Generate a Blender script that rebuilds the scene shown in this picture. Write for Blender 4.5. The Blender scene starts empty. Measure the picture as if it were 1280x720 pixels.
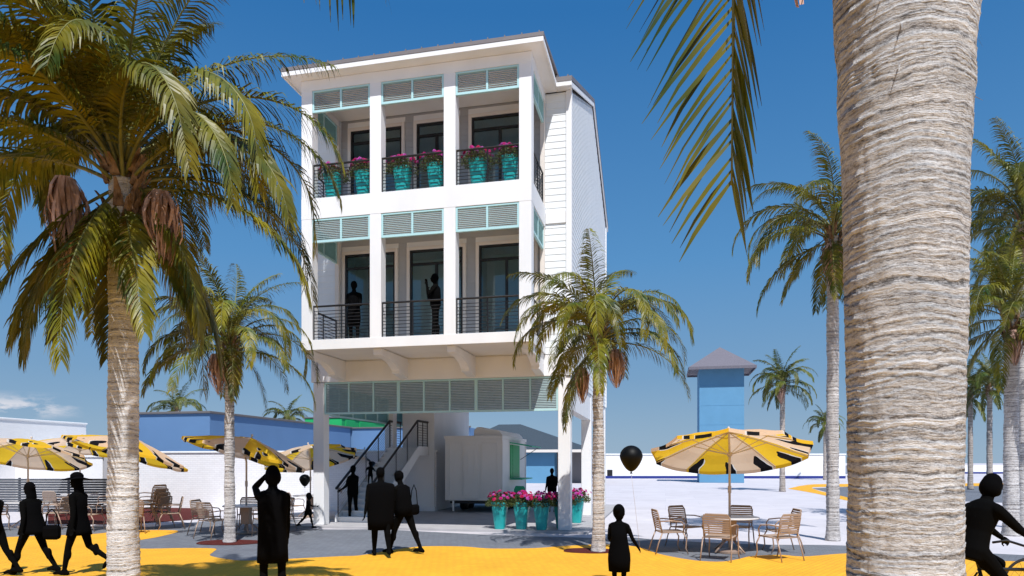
import bpy, math, random
from mathutils import Vector, Matrix, noise
R = math.radians
random.seed(7)
S = bpy.context.scene
COL = S.collection

# ------------------------------------------------------------------ camera
F, HX, HY, CH = 851.0, 640.0, 578.0, 1.85       # focal length in px of a 1280 wide picture, horizon row, eye height
cam_d = bpy.data.cameras.new('camera'); cam = bpy.data.objects.new('camera', cam_d); COL.objects.link(cam)
cam.location = (0, 0, CH); cam.rotation_euler = (R(90), 0, 0)
cam_d.sensor_width = 36; cam_d.lens = F/1280*36; cam_d.shift_y = (HY-360)/1280
cam_d.clip_end = 3000; cam_d.clip_start = 0.05
S.camera = cam

def gp(x, y):                                    # a spot on the ground seen at a photo pixel
    D = F*CH/(y-HY)
    return ((x-HX)/F*D, D)
def wp(x, Y):                                    # world X at depth Y
    return (x-HX)/F*Y
def wz(y, Y):
    return CH + (HY-y)/F*Y

# ------------------------------------------------------------------ materials
def lin(c):
    return tuple((x/255/12.92 if x/255 <= .04045 else ((x/255+.055)/1.055)**2.4) for x in c)
MATS = {}
def mat(name, col, rough=.6, spec=.4, metal=0., var=0., vscale=4., bump=0., bscale=40., col2=None, transl=0., stretch=(1,1,1), obj_rand=0.):
    if name in MATS: return MATS[name]
    m = bpy.data.materials.new(name); m.use_nodes = True
    nt = m.node_tree; b = nt.nodes['Principled BSDF']; N = nt.nodes.new; L = nt.links.new
    b.inputs['Base Color'].default_value = (*col, 1); b.inputs['Roughness'].default_value = rough
    b.inputs['Specular IOR Level'].default_value = spec; b.inputs['Metallic'].default_value = metal
    tc = N('ShaderNodeTexCoord'); mp = N('ShaderNodeMapping'); mp.inputs['Scale'].default_value = stretch
    L(tc.outputs['Object'], mp.inputs['Vector'])
    out = None
    if var or col2:
        n = N('ShaderNodeTexNoise'); n.inputs['Scale'].default_value = vscale; n.inputs['Detail'].default_value = 6
        L(mp.outputs[0], n.inputs['Vector'])
        r = N('ShaderNodeValToRGB'); r.color_ramp.elements[0].position = .32; r.color_ramp.elements[1].position = .68
        c2 = col2 if col2 else tuple(x*(1-var) for x in col)
        r.color_ramp.elements[0].color = (*c2, 1); r.color_ramp.elements[1].color = (*col, 1)
        L(n.outputs['Fac'], r.inputs[0]); out = r.outputs[0]
        if obj_rand:
            oi = N('ShaderNodeObjectInfo'); hs = N('ShaderNodeHueSaturation')
            mr = N('ShaderNodeMapRange'); mr.inputs[3].default_value = 1-obj_rand; mr.inputs[4].default_value = 1+obj_rand
            L(oi.outputs['Random'], mr.inputs[0]); L(mr.outputs[0], hs.inputs['Value']); L(out, hs.inputs['Color']); out = hs.outputs[0]
        L(out, b.inputs['Base Color'])
    if bump:
        n2 = N('ShaderNodeTexNoise'); n2.inputs['Scale'].default_value = bscale; n2.inputs['Detail'].default_value = 5
        L(mp.outputs[0], n2.inputs['Vector'])
        bp = N('ShaderNodeBump'); bp.inputs['Strength'].default_value = bump; bp.inputs['Distance'].default_value = .02
        L(n2.outputs['Fac'], bp.inputs['Height']); L(bp.outputs[0], b.inputs['Normal'])
    if transl:
        tr = N('ShaderNodeBsdfTranslucent'); mx = N('ShaderNodeMixShader'); mx.inputs[0].default_value = transl
        if out: L(out, tr.inputs['Color'])
        else: tr.inputs['Color'].default_value = (*col, 1)
        o = nt.nodes['Material Output']
        L(b.outputs[0], mx.inputs[1]); L(tr.outputs[0], mx.inputs[2]); L(mx.outputs[0], o.inputs['Surface'])
    MATS[name] = m
    return m

def paver_mat(name, c1, c2, mortar, bw, rh, rot=0., bump=.3, blot=.12):
    m = bpy.data.materials.new(name); m.use_nodes = True
    nt = m.node_tree; b = nt.nodes['Principled BSDF']; N = nt.nodes.new; L = nt.links.new
    tc = N('ShaderNodeTexCoord'); mp = N('ShaderNodeMapping'); mp.inputs['Rotation'].default_value = (0, 0, rot)
    L(tc.outputs['Object'], mp.inputs['Vector'])
    br = N('ShaderNodeTexBrick'); br.inputs['Scale'].default_value = 1
    br.inputs['Brick Width'].default_value = bw; br.inputs['Row Height'].default_value = rh
    br.inputs['Mortar Size'].default_value = .006; br.inputs['Mortar Smooth'].default_value = .3
    br.inputs['Color1'].default_value = (*c1, 1); br.inputs['Color2'].default_value = (*c2, 1); br.inputs['Mortar'].default_value = (*mortar, 1)
    L(mp.outputs[0], br.inputs['Vector'])
    n = N('ShaderNodeTexNoise'); n.inputs['Scale'].default_value = .7; n.inputs['Detail'].default_value = 8; n.inputs['Roughness'].default_value = .65
    L(mp.outputs[0], n.inputs['Vector'])
    mr = N('ShaderNodeMapRange'); mr.inputs[1].default_value = .3; mr.inputs[2].default_value = .7
    mr.inputs[3].default_value = 1-blot; mr.inputs[4].default_value = 1+blot*.6
    L(n.outputs['Fac'], mr.inputs[0])
    hs = N('ShaderNodeHueSaturation'); L(br.outputs['Color'], hs.inputs['Color']); L(mr.outputs[0], hs.inputs['Value'])
    L(hs.outputs[0], b.inputs['Base Color'])
    bp = N('ShaderNodeBump'); bp.inputs['Strength'].default_value = bump; bp.inputs['Distance'].default_value = .006
    inv = N('ShaderNodeMath'); inv.operation = 'SUBTRACT'; inv.inputs[0].default_value = 1
    L(br.outputs['Fac'], inv.inputs[1]); L(inv.outputs[0], bp.inputs['Height']); L(bp.outputs[0], b.inputs['Normal'])
    b.inputs['Roughness'].default_value = .8; b.inputs['Specular IOR Level'].default_value = .25
    MATS[name] = m
    return m

white = mat('white_paint', (.80, .80, .80), .55, .3, var=.07, vscale=1.6, bump=.06, bscale=60, stretch=(1, 1, .35))
white2 = mat('white_stucco', (.80, .795, .80), .8, .2, var=.06, vscale=.8, bump=.5, bscale=30)
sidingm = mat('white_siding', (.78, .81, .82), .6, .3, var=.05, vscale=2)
siding_grey = mat('grey_siding', (.40, .40, .41), .65, .3, var=.07, vscale=2)  # grey porch siding, its tone darkened to carry the shade inside the porch
trimm = mat('cream_trim', (.72, .66, .60), .6, .3)
teal_frame = mat('pale_teal_paint', (.42, .66, .68), .5, .4)
louver_m = mat('louver_grey_teal', (.34, .44, .44), .6, .3, var=.15, vscale=9)
louver_d = mat('louver_teal', (.22, .42, .42), .6, .3, var=.15, vscale=9)
blackm = mat('black_metal', (.012, .012, .014), .45, .4)
roofm = mat('grey_brown_metal_roof', (.20, .18, .18), .5, .4, var=.15, vscale=3)
concrete = mat('concrete', (.40, .39, .40), .85, .2, var=.15, vscale=2, bump=.2)
conc_floor = mat('concrete_floor', (.30, .30, .30), .8, .2, var=.2, vscale=1)
room_m = mat('room_wall', (.76, .80, .80), .8, .2)
tealpot = mat('teal_glazed_pot', (.02, .38, .38), .3, .5, var=.15, vscale=5)
soil = mat('dark_soil', (.03, .02, .015), .95, .1)
bloom = mat('magenta_bloom', (.50, .0, .14), .6, .3, col2=(.50, .02, .24), vscale=18, transl=.2)
potleaf = mat('bedding_leaf', (.035, .07, .015), .6, .3, col2=(.10, .10, .03), vscale=25, transl=.2)
frond_m = mat('palm_leaflet', (.034, .066, .008), .45, .35, col2=(.22, .185, .009), vscale=2.4, transl=.15, obj_rand=.4)
frond_far = mat('palm_leaflet_far', (.04, .072, .012), .5, .4, col2=(.14, .135, .018), vscale=1.5, transl=.2, obj_rand=.35)
rachis_m = mat('palm_rachis', (.20, .20, .05), .5, .4, col2=(.10, .10, .03), vscale=6)
husk_m = mat('dry_palm_husk', (.78, .54, .46), .85, .1, col2=(.22, .12, .07), vscale=9, stretch=(1, 1, .25), transl=.1)
boot_m = mat('palm_boot', (.30, .20, .13), .85, .1, col2=(.10, .06, .035), vscale=14, bump=.6)
sil = mat('black_cloth', (.0022, .0022, .0026), .95, .04)
sil2 = mat('black_skin', (.0022, .0022, .0022), .9, .05)
balloon_m = mat('black_balloon', (.003, .003, .003), .5, .15)
chair_m = mat('bronze_tube', (.36, .26, .20), .45, .4, metal=.3)
strap_m = mat('tan_straps', (.33, .25, .20), .7, .2)
tabletop_m = mat('white_table', (.62, .62, .64), .35, .5)
pole_m = mat('pale_pole', (.52, .45, .40), .45, .5)
blue1 = mat('cornflower_stucco', (.115, .215, .38), .85, .2, var=.06, vscale=.6)
blue2 = mat('sky_blue_stucco', (.12, .29, .46), .85, .2, var=.08, vscale=.8)
greenm = mat('kelly_green_paint', (.02, .42, .12), .6, .3, var=.1, vscale=1)
shutter_green = mat('green_shutter', (.0, .34, .09), .5, .3)
green_light = mat('sea_green_board', (.03, .42, .22), .5, .3)
capm = mat('dark_cap', (.13, .12, .12), .7, .3)
slate = mat('slate_roof', (.05, .07, .09), .7, .3, var=.3, vscale=12)
slate2 = mat('grey_shingle', (.17, .16, .19), .8, .3, var=.25, vscale=14)
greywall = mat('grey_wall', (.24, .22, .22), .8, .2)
trailer_m = mat('trailer_cream', (.74, .73, .71), .6, .3, var=.04, vscale=1.5)
rubber = mat('rubber', (.02, .02, .02), .8, .2)
maroon = mat('maroon_mulch', (.11, .025, .022), .95, .1, var=.45, vscale=30, bump=.8)
deepblue = mat('deep_blue_strip', (.02, .035, .20), .6, .3)  # deep blue strip along the foot of the far walls
fence_m = mat('slate_fence', (.10, .11, .13), .7, .3, var=.3, vscale=8)
skylight_w = mat('white_far', (.78, .78, .78), .8, .2, var=.04, vscale=.3)

glass = bpy.data.materials.new('window_glass'); glass.use_nodes = True
nt = glass.node_tree; nt.nodes.clear(); N = nt.nodes.new; L = nt.links.new
tr = N('ShaderNodeBsdfTransparent'); tr.inputs[0].default_value = (.84, .92, .93, 1)
gl = N('ShaderNodeBsdfGlossy'); gl.inputs['Roughness'].default_value = .02; gl.inputs['Color'].default_value = (.8, .9, .9, 1)
fr = N('ShaderNodeFresnel'); fr.inputs[0].default_value = 1.5
ad = N('ShaderNodeMath'); ad.operation = 'ADD'; ad.inputs[1].default_value = .02; L(fr.outputs[0], ad.inputs[0])
mx = N('ShaderNodeMixShader'); L(ad.outputs[0], mx.inputs[0]); L(tr.outputs[0], mx.inputs[1]); L(gl.outputs[0], mx.inputs[2])
o = N('ShaderNodeOutputMaterial'); L(mx.outputs[0], o.inputs[0])

def trunk_material(name, ring, c_hi, c_lo, bumpd, vor=.10):
    m = bpy.data.materials.new(name); m.use_nodes = True
    nt = m.node_tree; b = nt.nodes['Principled BSDF']; N = nt.nodes.new; L = nt.links.new
    tc = N('ShaderNodeTexCoord')
    # slow wobble of the leaf scar rings
    nz = N('ShaderNodeTexNoise'); nz.inputs['Scale'].default_value = 5; nz.inputs['Detail'].default_value = 4
    L(tc.outputs['Object'], nz.inputs['Vector'])
    sx = N('ShaderNodeSeparateXYZ'); L(tc.outputs['Object'], sx.inputs[0])
    m1 = N('ShaderNodeMath'); m1.operation = 'MULTIPLY_ADD'; m1.inputs[1].default_value = .085
    L(nz.outputs['Fac'], m1.inputs[0]); L(sx.outputs['Z'], m1.inputs[2])
    cm = N('ShaderNodeCombineXYZ'); L(m1.outputs[0], cm.inputs['Z'])
    n1 = N('ShaderNodeTexNoise'); n1.noise_dimensions = '1D'; n1.inputs['Scale'].default_value = 1/ring; n1.inputs['Detail'].default_value = 3; n1.inputs['Roughness'].default_value = .7
    L(m1.outputs[0], n1.inputs['W'])
    # fibres: fine vertical-ish flakes
    mp = N('ShaderNodeMapping'); mp.inputs['Scale'].default_value = (1, 1, 1.5); L(tc.outputs['Object'], mp.inputs['Vector'])
    n2 = N('ShaderNodeTexVoronoi'); n2.feature = 'DISTANCE_TO_EDGE'; n2.inputs['Scale'].default_value = 1.5/ring; L(mp.outputs[0], n2.inputs['Vector'])
    mp3 = N('ShaderNodeMapping'); mp3.inputs['Scale'].default_value = (1, 1, 3.0); L(tc.outputs['Object'], mp3.inputs['Vector'])
    n3 = N('ShaderNodeTexNoise'); n3.inputs['Scale'].default_value = .85/ring; n3.inputs['Detail'].default_value = 7; n3.inputs['Roughness'].default_value = .72; L(mp3.outputs[0], n3.inputs['Vector'])
    # height
    a = N('ShaderNodeMath'); a.operation = 'MULTIPLY_ADD'; a.inputs[1].default_value = 1.0; L(n1.outputs['Fac'], a.inputs[0])
    mrv = N('ShaderNodeMapRange'); mrv.inputs[1].default_value = 0; mrv.inputs[2].default_value = .16; L(n2.outputs['Distance'], mrv.inputs[0])
    mv = N('ShaderNodeMath'); mv.operation = 'MULTIPLY'; mv.inputs[1].default_value = vor; L(mrv.outputs[0], mv.inputs[0])
    L(mv.outputs[0], a.inputs[2])
    a2 = N('ShaderNodeMath'); a2.operation = 'MULTIPLY_ADD'; a2.inputs[1].default_value = 1.1; L(n3.outputs['Fac'], a2.inputs[0]); L(a.outputs[0], a2.inputs[2])
    r = N('ShaderNodeValToRGB'); e = r.color_ramp.elements
    e[0].position = .28; e[0].color = (*[x*.35 for x in c_lo], 1); e[1].position = .80; e[1].color = (*c_hi, 1)
    k = e.new(.42); k.color = (*c_lo, 1); k = e.new(.56); k.color = (*[ (x+y)/2 for x, y in zip(c_hi, c_lo)], 1)
    nrm = N('ShaderNodeMapRange'); nrm.inputs[1].default_value = .52; nrm.inputs[2].default_value = 1.62; L(a2.outputs[0], nrm.inputs[0]); L(nrm.outputs[0], r.inputs[0])
    # weathered blotches
    nb = N('ShaderNodeTexNoise'); nb.inputs['Scale'].default_value = 3.5; nb.inputs['Detail'].default_value = 5; L(tc.outputs['Object'], nb.inputs['Vector'])
    mb_ = N('ShaderNodeMapRange'); mb_.inputs[1].default_value = .3; mb_.inputs[2].default_value = .7; mb_.inputs[3].default_value = .78; mb_.inputs[4].default_value = 1.15
    L(nb.outputs['Fac'], mb_.inputs[0]); hs = N('ShaderNodeHueSaturation'); L(mb_.outputs[0], hs.inputs['Value']); L(r.outputs[0], hs.inputs['Color'])
    L(hs.outputs[0], b.inputs['Base Color'])
    bp = N('ShaderNodeBump'); bp.inputs['Strength'].default_value = 1; bp.inputs['Distance'].default_value = bumpd
    L(a2.outputs[0], bp.inputs['Height']); L(bp.outputs[0], b.inputs['Normal'])
    b.inputs['Roughness'].default_value = .9; b.inputs['Specular IOR Level'].default_value = .15
    return m
trunk_near = trunk_material('palm_bark_near', .028, (.74, .725, .715), (.34, .325, .32), .013, .08)
trunk_mid = trunk_material('palm_bark', .05, (.74, .72, .71), (.36, .335, .325), .024)
trunk_left = trunk_material('palm_bark_left', .045, (.86, .85, .85), (.50, .485, .48), .018)
trunk_far = trunk_material('palm_bark_far', .07, (.58, .52, .48), (.28, .24, .21), .03)

def canopy_material():
    m = bpy.data.materials.new('parasol_cloth'); m.use_nodes = True
    nt = m.node_tree; b = nt.nodes['Principled BSDF']; N = nt.nodes.new; L = nt.links.new
    uv = N('ShaderNodeUVMap'); uv.uv_map = 'UVMap'; sx = N('ShaderNodeSeparateXYZ'); L(uv.outputs[0], sx.inputs[0])
    fl = N('ShaderNodeMath'); fl.operation = 'MODULO'; fl.inputs[1].default_value = 2; L(sx.outputs['X'], fl.inputs[0])
    gt = N('ShaderNodeMath'); gt.operation = 'GREATER_THAN'; gt.inputs[1].default_value = 1; L(fl.outputs[0], gt.inputs[0])
    mx = N('ShaderNodeMix'); mx.data_type = 'RGBA'; mx.inputs['A'].default_value = (.90, .58, .035, 1); mx.inputs['B'].default_value = (.84, .64, .46, 1)
    L(gt.outputs[0], mx.inputs[0])
    def blot(scale, sx_, sy_, seed, t0, t1):
        mp = N('ShaderNodeMapping'); mp.inputs['Scale'].default_value = (sx_, sy_, 1); mp.inputs['Location'].default_value = (seed, 1.7+seed*.2, 0); mp.inputs['Rotation'].default_value = (0, 0, .45)
        L(uv.outputs[0], mp.inputs['Vector'])
        n = N('ShaderNodeTexNoise'); n.inputs['Scale'].default_value = scale; n.inputs['Detail'].default_value = 1.2; n.inputs['Distortion'].default_value = .15; L(mp.outputs[0], n.inputs['Vector'])
        mr = N('ShaderNodeMapRange'); mr.inputs[1].default_value = .35; mr.inputs[2].default_value = .85; mr.inputs[3].default_value = t0; mr.inputs[4].default_value = t1
        L(sx.outputs['Y'], mr.inputs[0])
        g = N('ShaderNodeMath'); g.operation = 'GREATER_THAN'; L(n.outputs['Fac'], g.inputs[0]); L(mr.outputs[0], g.inputs[1])
        return g.outputs[0]
    k1 = blot(1.0, 2.7, 1.7, 3.3, .82, .55)
    k2 = blot(1.0, 2.7, 1.7, 3.41, .82, .56)
    m2 = N('ShaderNodeMix'); m2.data_type = 'RGBA'; m2.inputs['B'].default_value = (.85, .85, .82, 1); L(k2, m2.inputs[0]); L(mx.outputs['Result'], m2.inputs['A'])
    m3 = N('ShaderNodeMix'); m3.data_type = 'RGBA'; m3.inputs['B'].default_value = (.012, .012, .015, 1); L(k1, m3.inputs[0]); L(m2.outputs['Result'], m3.inputs['A'])
    c = m3.outputs['Result']
    L(c, b.inputs['Base Color']); b.inputs['Roughness'].default_value = .8; b.inputs['Specular IOR Level'].default_value = .2
    t = N('ShaderNodeBsdfTranslucent'); L(c, t.inputs[0]); ms = N('ShaderNodeMixShader'); ms.inputs[0].default_value = .55
    L(b.outputs[0], ms.inputs[1]); L(t.outputs[0], ms.inputs[2]); L(ms.outputs[0], nt.nodes['Material Output'].inputs['Surface'])
    return m
canopy_m = canopy_material()

# ------------------------------------------------------------------ mesh helpers
class MB:
    def __init__(s): s.v = []; s.f = []; s.sm = []
    def add(s, vs, fs, smooth=False):
        b = len(s.v); s.v += [tuple(p) for p in vs]; s.f += [tuple(i+b for i in f) for f in fs]; s.sm += [smooth]*len(fs)
        return s
    def box(s, x0, x1, y0, y1, z0, z1):
        vs = [(x, y, z) for z in (z0, z1) for y in (y0, y1) for x in (x0, x1)]
        return s.add(vs, [(0, 2, 3, 1), (4, 5, 7, 6), (0, 1, 5, 4), (2, 6, 7, 3), (0, 4, 6, 2), (1, 3, 7, 5)])
    def quad(s, a, b, c, d): return s.add([a, b, c, d], [(0, 1, 2, 3)])
    def prism(s, pts, axis, a, b):
        # pts: 2D outline; axis 'x','y','z' extruded between a and b
        def P(p, t):
            return {'x': (t, p[0], p[1]), 'y': (p[0], t, p[1]), 'z': (p[0], p[1], t)}[axis]
        n = len(pts); vs = [P(p, a) for p in pts]+[P(p, b) for p in pts]
        fs = [tuple(range(n)), tuple(range(2*n-1, n-1, -1))]+[(i, i+n, (i+1) % n+n, (i+1) % n) for i in range(n)]
        return s.add(vs, fs)
    def loft(s, rings, cap=True, smooth=True, closed=False):
        n = len(rings[0]); vs = [p for r in rings for p in r]; fs = []
        for i in range(len(rings)-1):
            for j in range(n):
                k = (j+1) % n
                fs.append((i*n+j, i*n+k, (i+1)*n+k, (i+1)*n+j))
        if cap: fs += [tuple(reversed(range(n))), tuple((len(rings)-1)*n+j for j in range(n))]
        return s.add(vs, fs, smooth)
    def tube(s, pts, r, n=8, smooth=True):
        pts = [Vector(p) for p in pts]; rs = r if isinstance(r, (list, tuple)) else [r]*len(pts)
        rings = []; up = None
        for i, p in enumerate(pts):
            d = (pts[min(i+1, len(pts)-1)]-pts[max(i-1, 0)]).normalized()
            if up is None:
                up = Vector((0, 0, 1)) if abs(d.z) < .9 else Vector((1, 0, 0))
            a = d.cross(up).normalized(); b = a.cross(d).normalized(); up = b
            rings.append([p+(a*math.cos(t)+b*math.sin(t))*rs[i] for t in [2*math.pi*k/n for k in range(n)]])
        return s.loft(rings, True, smooth)
    def cyl(s, x, y, z0, z1, r0, r1=None, n=24):
        r1 = r0 if r1 is None else r1
        return s.loft([[(x+r*math.cos(2*math.pi*k/n), y+r*math.sin(2*math.pi*k/n), z) for k in range(n)] for z, r in ((z0, r0), (z1, r1))], True, False)
    def ell(s, c, r, n=14, m=10, M=None):
        rings = []
        for i in range(m+1):
            t = math.pi*(i+.02)/(m+.04); 
            ring = []
            for k in range(n):
                p = Vector((math.sin(t)*math.cos(2*math.pi*k/n)*r[0], math.sin(t)*math.sin(2*math.pi*k/n)*r[1], -math.cos(t)*r[2]))
                if M: p = M @ p
                ring.append(Vector(c)+p)
            rings.append(ring)
        return s.loft(rings, True, True)
    def mesh(s, name, m):
        me = bpy.data.meshes.new(name); me.from_pydata(s.v, [], s.f); me.materials.append(m)
        me.polygons.foreach_set('use_smooth', s.sm); me.update()
        return me
    def build(s, name, m, parent=None, bevel=0., label=None, recalc=False):
        me = s.mesh(name, m)
        if recalc:
            import bmesh
            bm = bmesh.new(); bm.from_mesh(me); bmesh.ops.recalc_face_normals(bm, faces=bm.faces); bm.to_mesh(me); bm.free()
        ob = bpy.data.objects.new(name, me); COL.objects.link(ob)
        if parent: ob.parent = parent
        if label: ob['label'] = label
        if bevel:
            bv = ob.modifiers.new('bevel', 'BEVEL'); bv.width = bevel; bv.segments = 2; bv.limit_method = 'ANGLE'
        return ob

def tag(o, label=None, cat=None, group=None, kind=None):
    if label: o['label'] = label
    if cat: o['category'] = cat
    if group: o['group'] = group
    if kind: o['kind'] = kind
    return o
def thing(name, label, cat, loc=(0, 0, 0), rz=0., group=None):
    o = bpy.data.objects.new(name, None); COL.objects.link(o); o.location = loc; o.rotation_euler = (0, 0, rz)
    return tag(o, label, cat, group)
def copy_tree(o, parent=None):
    c = o.copy(); COL.objects.link(c)
    if parent: c.parent = parent
    for ch in [x for x in o.children]: copy_tree(ch, c)
    return c
def dup(o, loc, rz, label, group=None):
    c = copy_tree(o); c.location = loc; c.rotation_euler = (0, 0, rz); c['label'] = label
    if group: c['group'] = group
    return c

# ------------------------------------------------------------------ ground
def smooth_line(pts, k=6):
    out = []
    n = len(pts)
    for i in range(n-1):
        p0 = pts[max(i-1, 0)]; p1 = pts[i]; p2 = pts[i+1]; p3 = pts[min(i+2, n-1)]
        for j in range(k):
            t = j/k
            out.append(tuple(.5*((2*b)+(c-a)*t+(2*a-5*b+4*c-d)*t*t+(3*b-a-3*c+d)*t**3) for a, b, c, d in zip(p0, p1, p2, p3)))
    out.append(pts[-1]); return out
def sheet(name, outline, z, m):
    from mathutils.geometry import tessellate_polygon
    vs = [Vector((x, y, z)) for x, y in outline]
    tris = tessellate_polygon([vs])
    mb = MB(); mb.add(vs, [tuple(t) for t in tris]); ob = mb.build(name, m, recalc=False)
    me = ob.data
    if sum(p.normal.z for p in me.polygons) < 0: me.flip_normals()
    ob['kind'] = 'structure'; return ob

plaza_m = paver_mat('pale_concrete_plaza', (.56, .535, .56), (.53, .505, .53), (.42, .41, .44), 3.0, 3.0, R(12.7), .3, .10)
greyp_m = paver_mat('grey_pavers', (.17, .185, .21), (.145, .155, .18), (.10, .105, .12), .20, .10, R(40), .5, .16)
yellow_m = paver_mat('yellow_pavers', (.80, .405, .026), (.74, .365, .024), (.52, .26, .03), .20, .10, R(-50), .5, .12)
sheet('ground', [(-900, -60), (900, -60), (900, 2000), (-900, 2000)], 0, plaza_m)
grey_top = [(-200, 662), (0, 660), (120, 658), (180, 659), (240, 653), (330, 649), (390, 652), (392, 661), (470, 662), (520, 664), (620, 669), (690, 671), (757, 673), (795, 673), (880, 678), (965, 681), (1052, 682), (1200, 690), (1400, 700)]
grey_bot = [(1400, 712), (1200, 706)]
pts = [gp(*p) for p in smooth_line(grey_top)]
sheet('grey_paving', pts+[(9, 8), (4, 6), (-4, 6), (-16, 8)], .004, greyp_m)
y_top = [(-260, 684), (0, 672), (112, 668), (145, 664.5), (185, 663), (223, 664), (200, 671), (172, 676), (150, 681), (172, 686), (230, 685.5), (268, 686), (267, 690), (263, 695), (285, 699.5), (315, 701), (420, 696), (450, 694.6), (490, 688), (526, 683.5), (577, 683.5), (613, 686), (667, 685.6), (707, 682.7), (757, 681), (797, 684), (825, 693), (865, 700.5), (900, 702.5), (922, 699.5), (940, 695.5), (975, 694), (1005, 696), (1052, 692.5), (1110, 691), (1200, 699), (1420, 708)]
pts = [gp(*p) for p in smooth_line(y_top)]
sheet('yellow_path', pts+[(12, 3), (12, -8), (-14, -8), (-14, 8)], .008, yellow_m)
# far painted patch with its yellow border beside the right hand palms
def ell_pts(cx, cy, rx, ry, n=40, wob=.0, seed=0):
    return [(cx+rx*math.cos(t)*(1+wob*math.sin(3*t+seed)), cy+ry*math.sin(t)*(1+wob*math.cos(2*t+seed))) for t in [2*math.pi*k/n for k in range(n)]]
sheet('yellow_path', [gp(*p) for p in smooth_line([(985, 611), (1010, 606), (1060, 605), (1300, 604), (1300, 607), (1060, 608.5), (1015, 610.5), (1060, 622), (1060, 626), (1020, 617), (985, 611)], 3)][:-1], .006, yellow_m)
sheet('grey_paving', [gp(*p) for p in [(1015, 610.5), (1060, 608.5), (1300, 607), (1300, 630), (1060, 622)]], .004, greyp_m)
sheet('planting_bed', ell_pts(*gp(287, 678.5), .78, .55, 40, .08, 1), .014, maroon)
sheet('planting_bed', ell_pts(*gp(738, 689), .60, .42, 40, .08, 2), .014, maroon)
sheet('planting_bed', [gp(*p) for p in [(60, 655), (150, 656), (205, 652.5), (258, 648.5), (262, 640), (251, 633.5), (195, 634), (60, 640)]], .012, maroon)

# ------------------------------------------------------------------ beach house
A = R(12.7)
ROOT = (1.536, 17.9, 0)
house = thing('beach_house', 'three storey white beach house on columns with stacked front porches', 'house', ROOT, -A)
W, D = 7.42, 10.8
PX0, PX1, PY = -6.667, -.662, -1.96

def sub_intervals(base, cuts):
    out = [base]
    for a, b in cuts:
        nx = []
        for x0, x1 in out:
            if b <= x0 or a >= x1: nx.append((x0, x1)); continue
            if a > x0: nx.append((x0, a))
            if b < x1: nx.append((b, x1))
        out = nx
    return out
def siding_front(mb, y, x0, x1, z0, z1, holes, e=.175, sgn=-1):
    z = z0
    while z < z1-.001:
        zt = min(z+e, z1)
        cuts = [(h[0], h[1]) for h in holes if h[2] < zt-.01 and h[3] > z+.01]
        for a, b in sub_intervals((x0, x1), cuts):
            mb.quad((a, y+sgn*.013, z), (b, y+sgn*.013, z), (b, y+sgn*.003, zt), (a, y+sgn*.003, zt))
            mb.quad((a, y, z), (b, y, z), (b, y+sgn*.013, z), (a, y+sgn*.013, z))
        z += e
# --- openings in the front wall (x0,x1,z0,z1)
op2 = [(-6.42, -4.91, 4.97, 7.72), (-4.47, -2.94, 4.97, 7.72), (-2.486, -.96, 4.97, 7.72)]
op3 = [(-6.24, -4.71, 8.62, 11.20), (-4.27, -3.12, 8.62, 11.20), (-2.69, -1.12, 8.62, 11.20)]
EZ = 11.72
HL = [(a-.1, b+.1, c, d+.1) for a, b, c, d in op2+op3]
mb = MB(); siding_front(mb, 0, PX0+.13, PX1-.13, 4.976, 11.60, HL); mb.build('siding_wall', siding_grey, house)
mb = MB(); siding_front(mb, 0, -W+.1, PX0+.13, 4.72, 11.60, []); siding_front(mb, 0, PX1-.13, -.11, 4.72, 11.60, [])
# side gables (profile z limit along y), normal +x and -x
ZE, ZR = 11.64, 14.02
def siding_side(mb, x, sgn, y0, y1, z0, e=.165):
    z = z0
    while z < ZR:
        zt = z+e
        lo, hi = y0, y1
        if zt > ZE:
            k = (zt-ZE)/(ZR-ZE)*(D/2)
            lo = max(y0, k); hi = min(y1, D-k)
        if hi-lo < .05: break
        mb.quad((x+sgn*.014, lo, z), (x+sgn*.014, hi, z), (x+sgn*.003, hi, zt), (x+sgn*.003, lo, zt))
        mb.quad((x, lo, z), (x, hi, z), (x+sgn*.014, hi, z), (x+sgn*.014, lo, z))
        z = zt
siding_side(mb, 0, 1, .11, D, 4.13, .15); siding_side(mb, -W, -1, .11, D, 4.13, .15)
mb.build('siding_wall', sidingm, house)
mb = MB()                                        # corner boards, frieze bands and the shell behind the boards
mb.prism([(-.11, -.04), (.04, -.04), (.04, .12), (.0, .12), (.0, .0), (-.11, .0)], 'z', 4.14, 11.62); mb.build('corner_board', white, house)
MB().prism([(-W-.04, -.04), (-W+.11, -.04), (-W+.11, .0), (-W, .0), (-W, .12), (-W-.04, .12)], 'z', 4.14, 11.62).build('corner_board', white, house)
MB().box(.0, .04, D-.12, D+.03, 4.14, 11.62).build('corner_board', white, house)
MB().box(PX1+.01, -.12, -.045, .0, 8.16, 8.46).build('frieze_board', white, house)
mb = MB()
mb.prism([(0, 4.14), (D, 4.14), (D, 11.6), (D/2, 13.96), (0, 11.6)], 'x', -.15, -.004)
mb.prism([(0, 4.14), (D, 4.14), (D, 11.6), (D/2, 13.96), (0, 11.6)], 'x', -W+.004, -W+.15)
mb.box(-W+.15, -.15, D-.15, D, 4.14, 11.55)
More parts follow.
